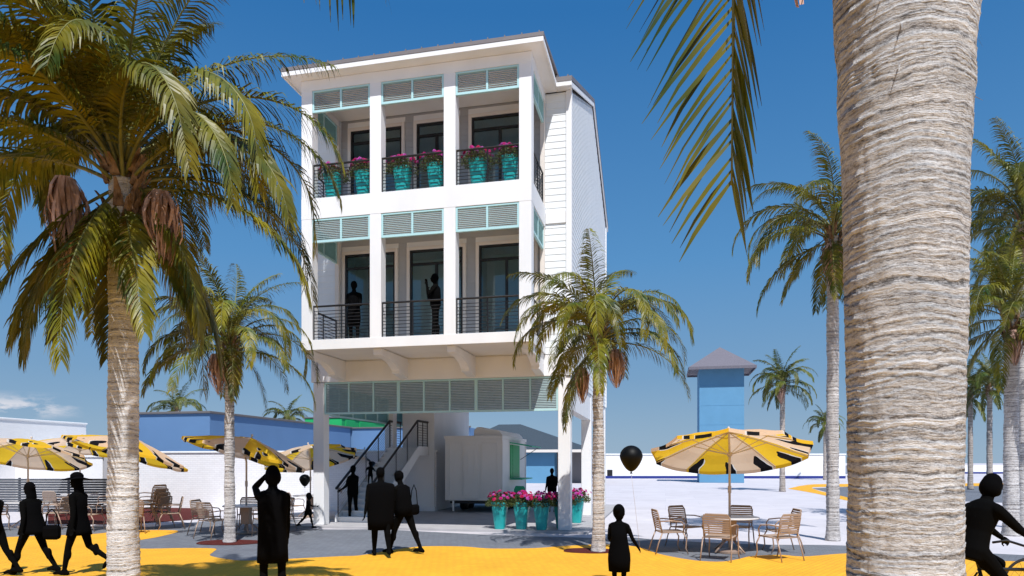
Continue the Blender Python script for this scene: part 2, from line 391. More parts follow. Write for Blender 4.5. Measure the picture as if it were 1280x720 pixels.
# front shell around openings
zs = sorted({4.72, 11.56, *[o_[2] for o_ in op2+op3], *[o_[3] for o_ in op2+op3]})
for za, zb in zip(zs[:-1], zs[1:]):
    cuts = [(o_[0], o_[1]) for o_ in op2+op3 if o_[2] < zb-.01 and o_[3] > za+.01]
    for a, b in sub_intervals((-W+.15, -.15), cuts): mb.box(a, b, .002, .14, za, zb)
mb.build('wall', white, house)
mb = MB(); mb.box(-W+.16, -.16, .15, D-.16, 4.40, 4.70); mb.box(-W+.16, -.16, .15, D-.16, 8.2, 8.58); mb.box(-W+.16, -.16, .15, D-.16, 11.35, 11.5)
mb.build('floor_structure', white, house)
mb = MB(); mb.box(-W+.16, -.16, 2.4, 2.5, 4.71, 8.19); mb.box(-W+.16, -.16, 2.4, 2.5, 8.59, 11.34); mb.box(-3.0, -2.9, .3, 2.39, 4.71, 8.19); mb.box(-2.1, -1.3, 1.6, 2.2, 4.71, 6.6); mb.box(-4.2, -3.5, 1.7, 2.2, 4.71, 6.4); mb.box(-5.9, -5.2, 1.6, 2.2, 4.71, 6.3)
mb.build('room_partition', room_m, house)
# base beam
mb = MB(); mb.box(-W, 0, 0, .33, 4.14, 4.716)
mb.box(-.30, -.02, .34, D-.02, 3.27, 4.12); mb.box(-W+.02, -.31, .34, D-.02, 4.122, 4.135)
mb.build('base_beam', white, house, .008)
# columns
for x in (-W, -.33):
    for y in (0, 5.1, D-.33):
        MB().box(x, x+.33, y, y+.33, .06, 4.12).build('column', white, house, .012)
# doors
def door(o_, nsplit, tz):
    x0, x1, z0, z1 = o_
    mb = MB(); t = .09
    mb.box(x0-t, x0, -.05, .01, z0, z1+t); mb.box(x1, x1+t, -.05, .01, z0, z1+t); mb.box(x0, x1, -.05, .01, z1, z1+t)
    d = mb.build('door_trim', trimm, house, .004)
    mb = MB(); f = .055
    mb.box(x0, x0+f, -.02, .06, z0, z1); mb.box(x1-f, x1, -.02, .06, z0, z1); mb.box(x0+f, x1-f, -.02, .06, z1-f, z1); mb.box(x0+f, x1-f, -.02, .06, z0, z0+.08)
    mb.box(x0+f, x1-f, -.018, .058, tz-.03, tz+.03)
    for k in range(1, nsplit): xm = x0+(x1-x0)*k/nsplit; mb.box(xm-.035, xm+.035, -.016, .056, z0+.08, tz-.03)
    mb.build('door_frame', blackm, d)
    MB().box(x0+f, x1-f, .015, .027, z0+.08, z1-f).build('pane', glass, d)
for o_ in op2: door(o_, 2, 7.33)
for o_ in op3: door(o_, 2, 10.86)
# porch frame: posts + bands
cols = [(PX0, PX0+.30), (-4.782, -4.482), (-2.842, -2.542), (PX1-.30, PX1)]
for a, b in cols:
    MB().box(a, b, PY, PY+.30, 4.725, 11.60).build('porch_post', white, house, .006)
mb = MB()
def band(z0, z1):
    mb = MB(); a, b, c = PX0-.004, PX1+.004, PY-.004
    mb.prism([(a, -.03), (a, c), (b, c), (b, -.03), (b-.10, -.03), (b-.10, c+.10), (a+.10, c+.10), (a+.10, -.03)], 'z', z0, z1)
    mb.build('porch_beam', white, house, .006)
band(4.72, 4.976); band(8.06, 8.586); band(11.34, 11.605)
for z0, z1, nm in ((4.735, 4.93, 'porch_floor'), (8.2, 8.56, 'porch_floor'), (11.50, 11.60, 'porch_ceiling')):
    MB().box(PX0+.101, PX1-.101, PY+.101, -.04, z0, z1).build(nm, white, house)
# inner side posts at the wall
for z0, z1 in ((4.98, 8.05), (8.59, 11.33)):
    for xa in (PX0+.004, PX1-.12): MB().box(xa, xa+.116, -.16, -.04, z0, z1).build('pilaster', trimm, house, .004)
# louvred shutters
def shutter(x0, x1, y, z0, z1, n, mslat, along='x', thick=None, fm=teal_frame, step=.045):
    f = .045
    def B(mb, a, b, c, d, z0_, z1_):
        if along == 'x': mb.box(a, b, c, d, z0_, z1_)
        else: mb.box(c, d, a, b, z0_, z1_)
    fr_ = MB(); B(fr_, x0, x0+f, y, y+.06, z0, z1); B(fr_, x1-f, x1, y, y+.06, z0, z1)
    B(fr_, x0+f, x1-f, y, y+.06, z0, z0+f*1.2); B(fr_, x0+f, x1-f, y, y+.06, z1-f, z1)
    ks = []
    for k in range(1, n):
        w = thick[k-1] if thick else .05; xm = x0+(x1-x0)*k/n; ks.append((xm-w/2, xm+w/2)); B(fr_, xm-w/2, xm+w/2, y+.001, y+.059, z0+f*1.2, z1-f)
    root = fr_.build('shutter', fm, house, .004)
    sl = MB()
    for a, b in sub_intervals((x0+f, x1-f), ks):
        z = z0+f*1.3
        while z < z1-f-.02:
            p = [(y+.012, z), (y+.048, z+.034), (y+.048, z+.040), (y+.012, z+.006)]
            if along == 'x': sl.prism(p, 'x', a, b)
            else: sl.prism([(q[0], q[1]) for q in p], 'y', a, b)
            z += step
    sl.build('slats', mslat, root)
gaps = [(PX0+.30, -4.782), (-4.482, -2.842), (-2.542, PX1-.30)]
for a, b in gaps:
    for z0, z1 in ((7.45, 8.055), (10.776, 11.335)):
        shutter(a+.004, b-.004, PY+.01, z0, z1, 2, louver_m)
for x in (PX1-.085, PX0+.02):
    for z0, z1 in ((7.45, 8.055), (10.776, 11.335)):
        shutter(PY+.304, -.17, x, z0, z1, 2, louver_d, 'y', step=.04)
shutter(-W+.335, -.335, .03, 3.22, 4.135, 9, louver_m, 'x', [.05, .05, .09, .05, .05, .09, .05, .05])
shutter(.34, 5.09, -W+.1, 3.22, 4.12, 5, louver_d, 'y'); shutter(5.44, D-.34, -W+.1, 3.22, 4.12, 5, louver_d, 'y')
# railings
def rail(p0, p1, z0, h=.86, posts=2, nb=9, name='railing', parent=None, zend=None, m=blackm):
    parent = parent or house
    p0 = Vector(p0); p1 = Vector(p1); mb = MB(); dz = 0 if zend is None else zend-z0
    def at(t, zz): q = p0.lerp(p1, t); return (q.x, q.y, z0+dz*t+zz)
    mb.tube([at(0, h), at(1, h)], .026, 6, False)
    for k in range(nb): mb.tube([at(0, .06+k*(h-.1)/nb), at(1, .06+k*(h-.1)/nb)], .009, 5, False)
    for k in range(posts+1):
        t = k/posts; t = .004+t*.992
        mb.tube([at(t, 0), at(t, h)], .018, 4, False)
    return mb.build(name, m, parent)
for zf in (4.976, 8.586):
    for a, b in gaps: rail((a+.01, PY+.06), (b-.01, PY+.06), zf)
    rail((PX1-.05, PY+.31), (PX1-.05, -.17), zf); rail((PX0+.05, PY+.31), (PX0+.05, -.17), zf)
# brackets under the porch
for a, b in cols:
    xm = (a+b)/2
    p = [(PY+.12, 4.72), (PY+.12, 4.56), (PY+.30, 4.53), (PY+.55, 4.53)]
    p += [(PY+.55+.75*t, 4.53-.22*t*t) for t in (.25, .5, .75, 1)]+[(PY+1.30, 4.24), (-.25, 4.20), (-.0, 4.16), (-.0, 4.72)]
    MB().prism(p, 'x', xm-.11, xm+.11).build('bracket', white, house, .008)
# roofs
def slope_roof(mb, x0, x1, y0, z0, y1, z1, t):
    mb.prism([(y0, z0), (y1, z1), (y1, z1+t), (y0, z0+t)], 'x', x0, x1)
mb = MB()
mb.prism([(-.36, 11.70), (D/2, 14.08), (D+.3, 11.70), (D+.3, 11.80), (D/2, 14.20), (-.36, 11.82)], 'x', -W-.08, .085)
for x in (-.3, -.02): mb.prism([(-.362, 11.82), (D/2, 14.20), (D/2, 14.24), (-.362, 11.86)], 'x', x-.012, x+.012)
mb.build('roof', roofm, house)
mb = MB()
slope_roof(mb, PX0-.36, PX1+.36, PY-.37, 11.705, 2.5, 12.25, .09)
x = PX0-.30
while x < PX1+.36:
    mb.prism([(PY-.372, 11.79), (2.4, 12.33), (2.4, 12.37), (PY-.372, 11.83)], 'x', x-.012, x+.012); x += .41
mb.build('porch_roof', roofm, house)
mb = MB()                                        # fascia with its soffit
a, b, c = PX0-.35, PX1+.35, PY-.36
mb.prism([(a, -.34), (a, c), (b, c), (b, -.34), (b-.04, -.34), (b-.04, c+.04), (a+.04, c+.04), (a+.04, -.34)], 'z', 11.585, 11.70)
mb.box(a+.04, b-.04, c+.04, -.045, 11.61, 11.63)
mb.build('fascia', white, house)
mb = MB(); mb.box(PX1+.35, .08, -.35, -.31, 11.585, 11.70); mb.box(PX1+.312, .05, -.31, -.001, 11.625, 11.64); mb.build('fascia', white, house)
mb = MB(); mb.box(-W-.08, PX0-.35, -.35, -.31, 11.585, 11.70); mb.box(-W-.05, PX0-.312, -.31, -.001, 11.625, 11.64); mb.build('fascia', white, house)
for xx in (.04, -W-.075):
    MB().prism([(-.31, 11.56), (D/2, 13.95), (D+.29, 11.56), (D+.29, 11.69), (D/2, 14.075), (-.31, 11.69)], 'x', xx, xx+.035).build('rake_board', white, house)
# stair core and stair
MB().box(-7.08, -5.84, 5.96, D-.34, .07, 4.12).build('stair_core', white, house)
mb = MB(); n = 14; v0, v1, zt = .95, 4.9, 2.3; sa, sb, ve = -7.14, -6.09, 5.95
for k in range(n):
    y = v0+(v1-v0)*k/n; z = zt*(k+1)/n
    mb.box(sa, sb, y, y+(v1-v0)/n+.03, z-.05+.06, z+.06)
    mb.box(sa+.01, sb-.01, y+.02, y+.04, z-zt/n+.06, z+.009)
mb.box(sa, sb, v1+.03, ve, zt-.08, zt+.06)
for xx in (sa-.042, sb+.002):
    mb.prism([(v0-.1, .07), (v0-.1, .27), (v1, zt+.12), (ve, zt+.12), (ve, zt-.20), (v1+.1, zt-.20), (v0+.55, .07)], 'x', xx, xx+.04)
stair = mb.build('staircase', white, house)
for xx in (sa+.0, sb-.0):
    rail((xx, v0), (xx, v1), .22, .9, 4, 9, 'railing', stair, zt+.10)
    rail((xx, v1+.02), (xx, ve-.05), zt+.10, .9, 2, 9, 'railing', stair)
    hr = MB(); hr.tube([(xx, v0-.1, 1.07), (xx, v1, zt+1.02), (xx, ve-.02, zt+1.02)], .042, 6, False); hr.build('handrail', blackm, stair)
# second, closer flight of rail seen through left porch opening is the porch side rail above
# slab under the house
mb = MB(); mb.box(-W-1.0, .5, -.35, D+.6, .0, .06); sl = mb.build('pavement', concrete); sl.location = ROOT; sl.rotation_euler = (0, 0, -A); sl['kind'] = 'structure'

def H(x, y, z=0.):                                # house-frame point to world
    c, s_ = math.cos(A), math.sin(A)
    return (ROOT[0]+x*c+y*s_, ROOT[1]-x*s_+y*c, z)

# ------------------------------------------------------------------ planters
bloom_b = mat('crimson_bloom', (.48, .0, .04), .6, .3, col2=(.50, .01, .14), vscale=18, transl=.2)
bloom_c = mat('violet_bloom', (.42, .03, .36), .6, .3, col2=(.60, .14, .45), vscale=18, transl=.2)
BLOOMS = []
for bm_ in (bloom, bloom_b, bloom_c):
    mb = MB()
    for lay, (rr, zz) in enumerate(((.055, 0), (.042, .012), (.026, .022))):
        for q in range(8):
            a1 = 6.283*q/8+lay*.4
            mb.add([(0, 0, zz+.004), (math.cos(a1-.45)*rr*.6, math.sin(a1-.45)*rr*.6, zz), (math.cos(a1)*rr, math.sin(a1)*rr, zz-.012), (math.cos(a1+.45)*rr*.6, math.sin(a1+.45)*rr*.6, zz)], [(0, 1, 2, 3)])
    BLOOMS.append(mb.mesh('bloom', bm_))
def make_planter(label, loc, rz, group, seed, h=.72):
    rnd = random.Random(seed)
    t = thing('flower_planter', label, 'planter', loc, rz, group)
    def sq(w, z, r=.18):
        pts = []
        for k in range(24):
            a = 2*math.pi*k/24; c, s_ = math.cos(a), math.sin(a); q = (abs(c)**4+abs(s_)**4)**(-.25)
            pts.append((w*c*q, w*s_*q, z))
        return pts
    MB().loft([sq(.13, 0), sq(.135, .02), sq(.215, h-.05), sq(.225, h-.04), sq(.225, h), sq(.195, h), sq(.185, h-.06)], True, False).build('pot', tealpot, t, .003)
    MB().box(-.13, .13, -.13, .13, h-.08, h-.05).build('soil', soil, t)
    mb = MB(); heads = MB()
    for k in range(1100):
        a = rnd.uniform(0, 6.283); r = .40*math.sqrt(rnd.random()); z = h-.12+rnd.random()*.34*(1.05-(r/.43)**3)
        p = Vector((r*math.cos(a), r*math.sin(a), z)); d = Vector((rnd.uniform(-1, 1), rnd.uniform(-1, 1), rnd.uniform(.1, 1))).normalized()
        s_ = d.cross(Vector((rnd.uniform(-1, 1), rnd.uniform(-1, 1), .3))).normalized(); l = rnd.uniform(.03, .07)
        mb.add([p, p+d*l*.5+s_*l*.28, p+d*l, p+d*l*.5-s_*l*.28], [(0, 1, 2, 3)])
    for k in range(40):
        a = rnd.uniform(0, 6.283); r = .2*math.sqrt(rnd.random()); mb.tube([(r*.5*math.cos(a), r*.5*math.sin(a), h-.06), (r*1.7*math.cos(a), r*1.7*math.sin(a), h+.20)], .004, 3)
    mb.build('foliage', potleaf, t)
    for k in range(46):
        a = rnd.uniform(0, 6.283); r = .42*math.sqrt(rnd.random()); z = h+.27-(r/.42)**2*.14+rnd.uniform(-.05, .05)
        o2 = bpy.data.objects.new('bloom', BLOOMS[k % 3]); COL.objects.link(o2); o2.parent = t; o2.location = (r*math.cos(a), r*math.sin(a), z)
        up = Vector((math.cos(a)*r*1.8, math.sin(a)*r*1.8, .6)); o2.rotation_euler = up.to_track_quat('Z', 'Y').to_euler(); q = rnd.uniform(.8, 1.3); o2.scale = (q, q, q)
    return t

gl_ = ['leftmost of the teal planters with magenta flowers standing under the house', 'second teal flower planter from the left on the pavement under the house', 'third teal flower planter from the left under the house', 'teal flower planter half hidden behind the front right column of the house']
for i, (px, Y) in enumerate([(625, 18.35), (652, 18.3), (677, 18.15), (702, 18.55)]):
    make_planter(gl_[i], (wp(px, Y), Y, .06), -A, 'teal flower planters under the house', 10+i)
make_planter('teal flower planter just right of the front right column, behind it', (wp(721, 20.2), 20.2, .06), -A, 'teal flower planters under the house', 15)
bx = [(-6.05, 'leftmost flower planter on the top balcony'), (-5.18, 'right flower planter in the left bay of the top balcony'), (-4.12, 'left flower planter in the middle bay of the top balcony'), (-3.22, 'right flower planter in the middle bay of the top balcony'), (-2.12, 'left flower planter in the right bay of the top balcony'), (-1.28, 'rightmost flower planter on the top balcony')]
for i, (x, lb) in enumerate(bx):
    make_planter(lb, H(x, PY+.52, 8.562), -A, 'teal flower planters on the top balcony', 30+i, .80)

# ------------------------------------------------------------------ kiosk trailer behind the columns
tl = thing('kiosk_trailer', 'white panelled kiosk trailer with green serving hatch parked beneath the house', 'trailer', H(-5.3, 5.55, .06), -A)
mb = MB(); mb.box(0, 2.1, 0, 4.2, .42, 2.72); mb.build('body', trailer_m, tl, .03)
mb = MB()
for a, b, z0, z1 in ((.14, .62, .6, 2.5), (1.36, 1.92, .6, 2.5)):
    mb.box(a, a+.03, -.02, .002, z0, z1); mb.box(b, b+.03, -.02, .002, z0, z1); mb.box(a+.03, b, -.02, .002, z1-.03, z1)
mb.box(-.02, 2.12, -.04, .002, 2.62, 2.74); mb.box(2.098, 2.14, -.04, 4.22, 2.62, 2.74); mb.box(2.098, 2.13, 0, .1, .45, 2.6); mb.box(2.098, 2.13, 4.1, 4.2, .45, 2.6)
mb.build('trim', trailer_m, tl, .006)
mb = MB(); mb.box(.72, 1.26, -.03, .002, .5, 2.42); d = mb.build('door', trailer_m, tl, .008)
mb = MB(); mb.box(.86, .88, -.045, -.031, 1.35, 2.25); mb.box(1.1, 1.12, -.045, -.031, 1.35, 2.25); mb.box(.88, 1.1, -.045, -.031, 2.23, 2.25); mb.build('door_panel', trailer_m, d)
prof = [(1.0, 2.72), (1.0, 2.95), (1.12, 3.06), (1.3, 3.06), (1.42, 2.98), (1.9, 2.95), (2.0, 2.85), (2.08, 2.74), (2.08, 2.72)]
MB().prism(prof, 'y', .3, 3.9).build('roof', trailer_m, tl, .01)
mb = MB(); mb.box(2.102, 2.13, 1.3, 1.38, 1.2, 2.45); mb.box(2.102, 2.13, 1.7, 1.78, 1.2, 2.45)
for k in range(24): mb.box(2.104, 2.125, 1.38, 2.9, 1.22+k*.05, 1.25+k*.05)
mb.box(2.102, 2.108, 1.3, 3.0, 1.2, 2.45)
mb.build('window', shutter_green, tl)
MB().prism([(2.12, 2.50), (2.95, 2.36), (2.95, 2.39), (2.12, 2.54)], 'y', 1.2, 3.1).build('awning', green_light, tl)
MB().prism([(2.12, 1.15), (2.6, 1.15), (2.6, 1.19), (2.12, 1.19)], 'y', 1.2, 3.1).build('counter', green_light, tl)
mb = MB(); mb.tube([(2.13, 3.05, 1.9), (2.85, 3.05, 2.37)], .012, 5); mb.build('strut', blackm, tl)
for y in (1.7, 2.45):
    mb = MB(); mb.tube([(.12, y, .30), (.34, y, .30)], .30, 20); mb.tube([(1.76, y, .30), (1.98, y, .30)], .30, 20); mb.build('wheel', rubber, tl)
mb = MB(); mb.box(.2, 1.9, -.0, 4.0, .32, .40); mb.build('chassis', blackm, tl)
mb = MB(); mb.box(.3, .36, -.05, .0, .05, .42); mb.build('jack', trailer_m, tl)
# small seat in front of trailer
def small_chair():
    t = thing('garden_chair', 'small sea green plastic chair beside the white kiosk trailer', 'chair', (*H(-2.75, 7.0)[:2], .06), R(150))
    mb = MB(); mb.box(-.24, .24, -.22, .22, .40, .44); mb.build('seat', green_light, t, .02)
    mb = MB(); mb.prism([(-.24, .44), (.24, .44), (.24, .80), (.17, .92), (-.17, .92), (-.24, .80)], 'y', .20, .235); mb.build('backrest', green_light, t, .02)
    for a in (-.21, .21):
        for b in (-.19, .19): MB().box(a-.02, a+.02, b-.02, b+.02, 0, .40).build('leg', green_light, t)
small_chair()

# ------------------------------------------------------------------ houses behind
def block(name, label, cat, loc, parts_, group=None):
    t = thing(name, label, cat, loc, -A, group)
    for nm, m, boxes in parts_:
        mb = MB()
        for b in boxes: mb.box(*b)
        mb.build(nm, m, t, .02)
    return t
# hip roof blue house seen between the columns
Y = 60
t = thing('blue_cottage', 'low sky blue cottage with dark slate hip roof behind the house', 'house', (wp(693, Y), Y, 0), -A)
mb = MB(); mb.box(-9.5, 0, 0, 7, 0, 2.95); mb.build('wall', blue2, t)
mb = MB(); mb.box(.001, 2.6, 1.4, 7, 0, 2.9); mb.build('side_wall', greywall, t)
mb = MB()
x0, x1, y0, y1, ze, zr = -10.1, 3.2, -.7, 7.7, 2.95, 5.45
mb.add([(x0, y0, ze), (x1, y0, ze), (x1, y1, ze), (x0, y1, ze), (x0+4.2, 3.5, zr), (x1-7.0, 3.5, zr)], [(0, 1, 5, 4), (1, 2, 5), (2, 3, 4, 5), (3, 0, 4), (0, 3, 2, 1)])
mb.build('roof', slate, t)
mb = MB(); mb.box(x0, x1, y0-.05, y0-.001, ze-.22, ze+.02); mb.box(x1, x1+.05, y0, y1, ze-.22, ze+.02); mb.build('fascia', trimm, t)
for xx in (1.1, 2.9): MB().box(xx, xx+.2, -.3, -.1, 0, 2.72).build('porch_post', greywall, t)
# tower
Y = 62
t = thing('blue_tower', 'square sky blue tower with grey pyramid roof rising right of the house', 'tower', (wp(874, Y), Y, 0), -A)
mb = MB(); mb.box(0, 3.9, 0, 3.9, 0, 10.6); mb.build('wall', blue2, t, .03)
mb = MB()
for k in range(1, 6): mb.box(-.012, 3.912, -.012, 3.912, k*1.75, k*1.75+.05)
mb.build('joint_line', blue2, t)
mb = MB(); a, b = -.95, 4.85
mb.add([(a, a, 10.42), (b, a, 10.42), (b, b, 10.42), (a, b, 10.42), (1.95, 1.95, 12.6)], [(0, 1, 4), (1, 2, 4), (2, 3, 4), (3, 0, 4), (3, 2, 1, 0)])
mb.build('roof', slate2, t)
mb = MB(); mb.box(a, b, a-.02, a+.06, 10.2, 10.45); mb.box(a, b, b-.06, b+.02, 10.2, 10.45); mb.box(a-.02, a+.06, a+.061, b-.061, 10.2, 10.45); mb.box(b-.06, b+.02, a+.061, b-.061, 10.2, 10.45)
mb.box(a+.061, b-.061, a+.061, b-.061, 10.36, 10.40)
mb.build('fascia', slate2, t)
# long low white building on the horizon
t = thing('low_white_building', 'long low white building on the horizon behind the blue tower', 'building', (wp(735, 78), 78, 0), 0)
mb = MB(); mb.box(-12, 29.5, 0, 9, 0, 2.75); mb.build('wall', skylight_w, t, .03)
mb = MB(); mb.box(-12.06, 29.56, -.08, 9.06, 2.70, 2.86); mb.build('parapet', skylight_w, t, .02)
mb = MB(); mb.box(-12.0, 29.5, -.03, 0, .0, .30); mb.build('base_band', deepblue, t)
mb = MB(); mb.box(2.2, 2.8, -.05, 0, .31, 1.0); mb.build('vent', blackm, t)
t = thing('sea_wall', 'pale sea wall along the horizon at the right edge of the picture', 'wall', (wp(1060, 110), 110, 0), 0)
mb = MB(); mb.box(0, 70, 0, 1, 0, 1.35); mb.build('wall', skylight_w, t, .03)
mb = MB(); mb.box(0, 70, -.05, 0, .05, .3); mb.build('base_band', deepblue, t)
# left: white and blue buildings, green roof volume
X0 = wp(108, 31.7)
block('white_building', 'plain white flat roofed building at the far left behind the parasols', 'building', (X0, 31.7, 0), [('wall', white2, [(-9, 0, -18, 0, 0, 3.62)]), ('parapet', white, [(-9.04, .04, -18, .04, 3.60, 3.68)])])
X0 = wp(262, 34)
block('blue_building', 'cornflower blue flat roofed building behind the parasols on the left', 'building', (X0, 34, 0),
      [('wall', blue1, [(-5.6, 0, 0, 15.6, 0, 4.32)]), ('roof_edge', capm, [(-5.7, .1, -.1, .1, 4.30, 4.42), (-.1, .1, .101, 15.7, 4.30, 4.42), (-5.7, -5.5, .101, 15.7, 4.3, 4.42)]),
       ('window', blackm, [(.0, .03, 4.0, 5.4, 1.0, 2.2), (.0, .03, 8.0, 9.4, 1.0, 2.2)])])
X0 = wp(437, 49.4)
block('blue_annex', 'blue flat roofed annex seen under the left side of the house', 'building', (X0, 49.4, 0), [('wall', blue1, [(.05, 9, .1, 8, 0, 4.30)]), ('roof_edge', capm, [(0, 9.1, 0, .2, 4.29, 4.4)])])
Y = 50.6
block('green_roof_block', 'bright green boxy roof storey rising behind the blue building', 'building', (wp(427, Y), Y, 0), [('wall', greenm, [(-3.0, 0, 0, 12, 4.35, 5.15)]), ('parapet', capm, [(-3.06, .06, -.06, 12.06, 5.15, 5.25)]), ('base', blue1, [(-2.9, -.1, .1, 11.9, 0, 4.34)]), ('panel', greenm, [(.0, .06, 0.6, 2.2, 4.45, 5.05), (.0, .06, 3.0, 6.0, 4.45, 5.05)])])
# white walls behind the cafe tables
def brickwhite():
    m = paver_mat('white_painted_brick', (.80, .79, .80), (.76, .75, .76), (.66, .65, .66), .22, .08, 0, .6, .04)
    nt = m.node_tree
    mp = [n for n in nt.nodes if n.type == 'MAPPING'][0]; mp.inputs['Rotation'].default_value = (R(90), 0, 0)
    return m
brickw = brickwhite()
c0 = gp(120, 633)
block('cafe_wall', 'white painted brick garden wall behind the middle parasols', 'wall', (*gp(262, 636), 0),
      [('wall', brickw, [(-5.2, 9.5, 0, .25, 0, 2.22)]), ('coping', white, [(-5.25, 9.55, -.05, .3, 2.22, 2.30)]), ('base_course', white2, [(.4, 9.5, -.12, 0, 0, .22)])])
block('kitchen_block', 'small white flat roofed block with grey corner left of the blue building', 'building', (wp(128, 27.3), 27.3, 0),
      [('wall', white2, [(-9, 0, 0, 4, 0, 2.05)]), ('coping', white, [(-9.05, .05, -.05, 4.05, 2.05, 2.13)]), ('corner_post', concrete, [(.051, .25, .0, 4, 0, 2.2)])])
# louvred dark fence on the left
t = thing('slatted_fence', 'dark slatted fence behind the tables at the left edge', 'fence', (wp(-40, 25.4), 25.4, 0), -.02)
mb = MB()
for k in range(13): mb.prism([(0, .08+k*.092), (.035, .06+k*.092), (.035, .12+k*.092), (0, .14+k*.092)], 'x', 0, 5.6)
mb.build('slat_panel', fence_m, t)
for x in (0, 1.87, 3.73, 5.56): MB().box(x, x+.06, .04, .10, 0, 1.28).build('post', fence_m, t)

# ------------------------------------------------------------------ parasols, tables, chairs
def make_parasol(label, loc, rz, tilt, tdir, group, hub=2.42, rad=1.58, n=10):
    t = thing('parasol', label, 'parasol', loc, rz, group)
    # canopy frame: cone tilted about an axis, apex above the pole joint
    M = Matrix.Translation((0, 0, hub-.40)) @ Matrix.Rotation(tdir, 4, 'Z') @ Matrix.Rotation(tilt, 4, 'X') @ Matrix.Rotation(-tdir, 4, 'Z')
    me = bpy.data.meshes.new('canopy'); vs = []; fs = []; uvs = []
    rr = [(.02, .44), (.28, .39), (.29, .375), (.62, .30), (.98, .20), (1.30, .085), (rad, 0), (rad+.005, -.07)]
    rmax = rad
    sub = 6
    for i in range(n*sub):
        a0 = 2*math.pi*i/(n*sub); a1 = 2*math.pi*(i+1)/(n*sub)
        for j in range(len(rr)-1):
            q = []
            for (a, kk, j2) in ((a0, i, j), (a0, i, j+1), (a1, i+1, j+1), (a1, i+1, j)):
                r_, z_ = rr[j2]; ph = (kk % sub)/sub; sag = math.sin(math.pi*ph)
                chord = math.cos(math.pi/n)/math.cos(math.pi/n-2*math.pi/n*ph)
                r2 = r_*chord*(1-.02*sag*(j2 > 4)); z2 = z_-.045*sag*(r_/rmax)
                q.append(((math.cos(a)*r2, math.sin(a)*r2, z2), (kk/sub if kk else 0, min(r_/rmax, 1.02))))
            b = len(vs); vs += [tuple(M @ Vector(x[0])) for x in q]; fs.append((b, b+1, b+2, b+3)); uvs += [(x[1][0]+(.0001 if k < 2 else -.0001), x[1][1]) for k, x in enumerate(q)]
    me.from_pydata(vs, [], fs); me.materials.append(canopy_m); uvl = me.uv_layers.new(name='UVMap')
    for i, u in enumerate(uvs): uvl.data[i].uv = u
    me.polygons.foreach_set('use_smooth', [False]*len(me.polygons))
    ob = bpy.data.objects.new('canopy', me); COL.objects.link(ob); ob.parent = t
    for k in range(n):
        mb = MB(); a = 2*math.pi*k/n
        pts = [M @ Vector((math.cos(a)*r_, math.sin(a)*r_, z_-.02)) for r_, z_ in ((.03, .42), (.62, .29), (1.3, .075), (rad-.02, -.01))]
        mb.tube(pts, .011, 4, False)
        mb.tube([M @ Vector((math.cos(a)*.05, math.sin(a)*.05, -.05)), M @ Vector((math.cos(a)*.80, math.sin(a)*.80, .235))], .008, 4, False)
        mb.build('rib', pole_m, t)
    jt = M @ Vector((0, 0, -.10)); top = M @ Vector((0, 0, .50))
    mb = MB(); mb.tube([(0, 0, .02), (0, 0, jt.z-.1), jt], .024, 10); mb.tube([jt, top], .02, 10); mb.tube([M @ Vector((0, 0, -.09)), M @ Vector((0, 0, -.02))], .05, 10); mb.ell(top, (.03, .03, .04))
    mb.cyl(0, 0, 1.22, 1.36, .035)
    mb.build('pole', pole_m, t)
    mb = MB(); mb.cyl(0, 0, 0, .05, .26, .26, 28); mb.cyl(0, 0, .05, .09, .24, .08, 28); mb.build('base', chair_m, t, .005)
    return t

def make_chair(label, loc, rz, group):
    t = thing('cafe_chair', label, 'chair', loc, rz, group)
    # faces +y
    w = .25; r = .014
    mb = MB(); mb.box(-w+.03, w-.03, -.20, .22, .425, .435)
    for k in range(9): mb.box(-w+.01, w-.01, -.20+k*.047, -.165+k*.047, .432, .445)
    mb.tube([(-w, -.22, .43), (w, -.22, .43), (w, .24, .44), (-w, .24, .44), (-w, -.22, .43)], r, 6); mb.build('seat', strap_m, t)
    mb = MB()
    for k in range(9):
        z = .50+k*.042; y = -.23-(z-.43)*.22
        mb.add([(-w+.01, y, z), (w-.01, y, z), (w-.01, y-.007, z+.032), (-w+.01, y-.007, z+.032)], [(0, 1, 2, 3)])
    mb.tube([(-w, -.22, .43), (-w, -.30, .80), (-w+.05, -.315, .875), (w-.05, -.315, .875), (w, -.30, .80), (w, -.22, .43)], r, 6)
    mb.build('backrest', strap_m, t)
    for sx in (-1, 1):
        x = sx*(w+.02)
        MB().tube([(x, -.22, .43), (x*1.02, -.30, .22), (x*1.05, -.36, .0)], [r, r, r*.8], 6).build('leg', chair_m, t)
        MB().tube([(x, .20, .43), (x*1.02, .27, .30), (x*1.03, .25, .12), (x*1.05, .30, .0)], [r, r, r, r*.8], 6).build('leg', chair_m, t)
        MB().tube([(x, -.275, .66), (x*1.06, -.05, .67), (x*1.06, .16, .65), (x*1.02, .22, .58), (x, .20, .43)], r, 6).build('armrest', chair_m, t)
    return t
chair0 = None
def place_chair(label, x, y, rz, group, z=0.):
    global chair0
    if chair0 is None:
        chair0 = make_chair(label, (x, y, z), rz, group); return chair0
    return dup(chair0, (x, y, z), rz, label, group)
def make_table(label, loc, group, r=.58):
    t = thing('cafe_table', label, 'table', loc, 0, group)
    MB().cyl(0, 0, .705, .735, r, r, 40).build('tabletop', tabletop_m, t, .008)
    mb = MB(); mb.box(-.11, .11, -.11, .11, .25, .70); mb.build('pedestal', chair_m, t, .01)
    for k in range(4):
        a = k*math.pi/2+.5; MB().tube([(.06*math.cos(a), .06*math.sin(a), .30), (.40*math.cos(a), .40*math.sin(a), .03)], .02, 6).build('foot', chair_m, t)
    return t
def face(x, y, cx, cy): return math.atan2(-(cx-x), cy-y)
GZ = .008
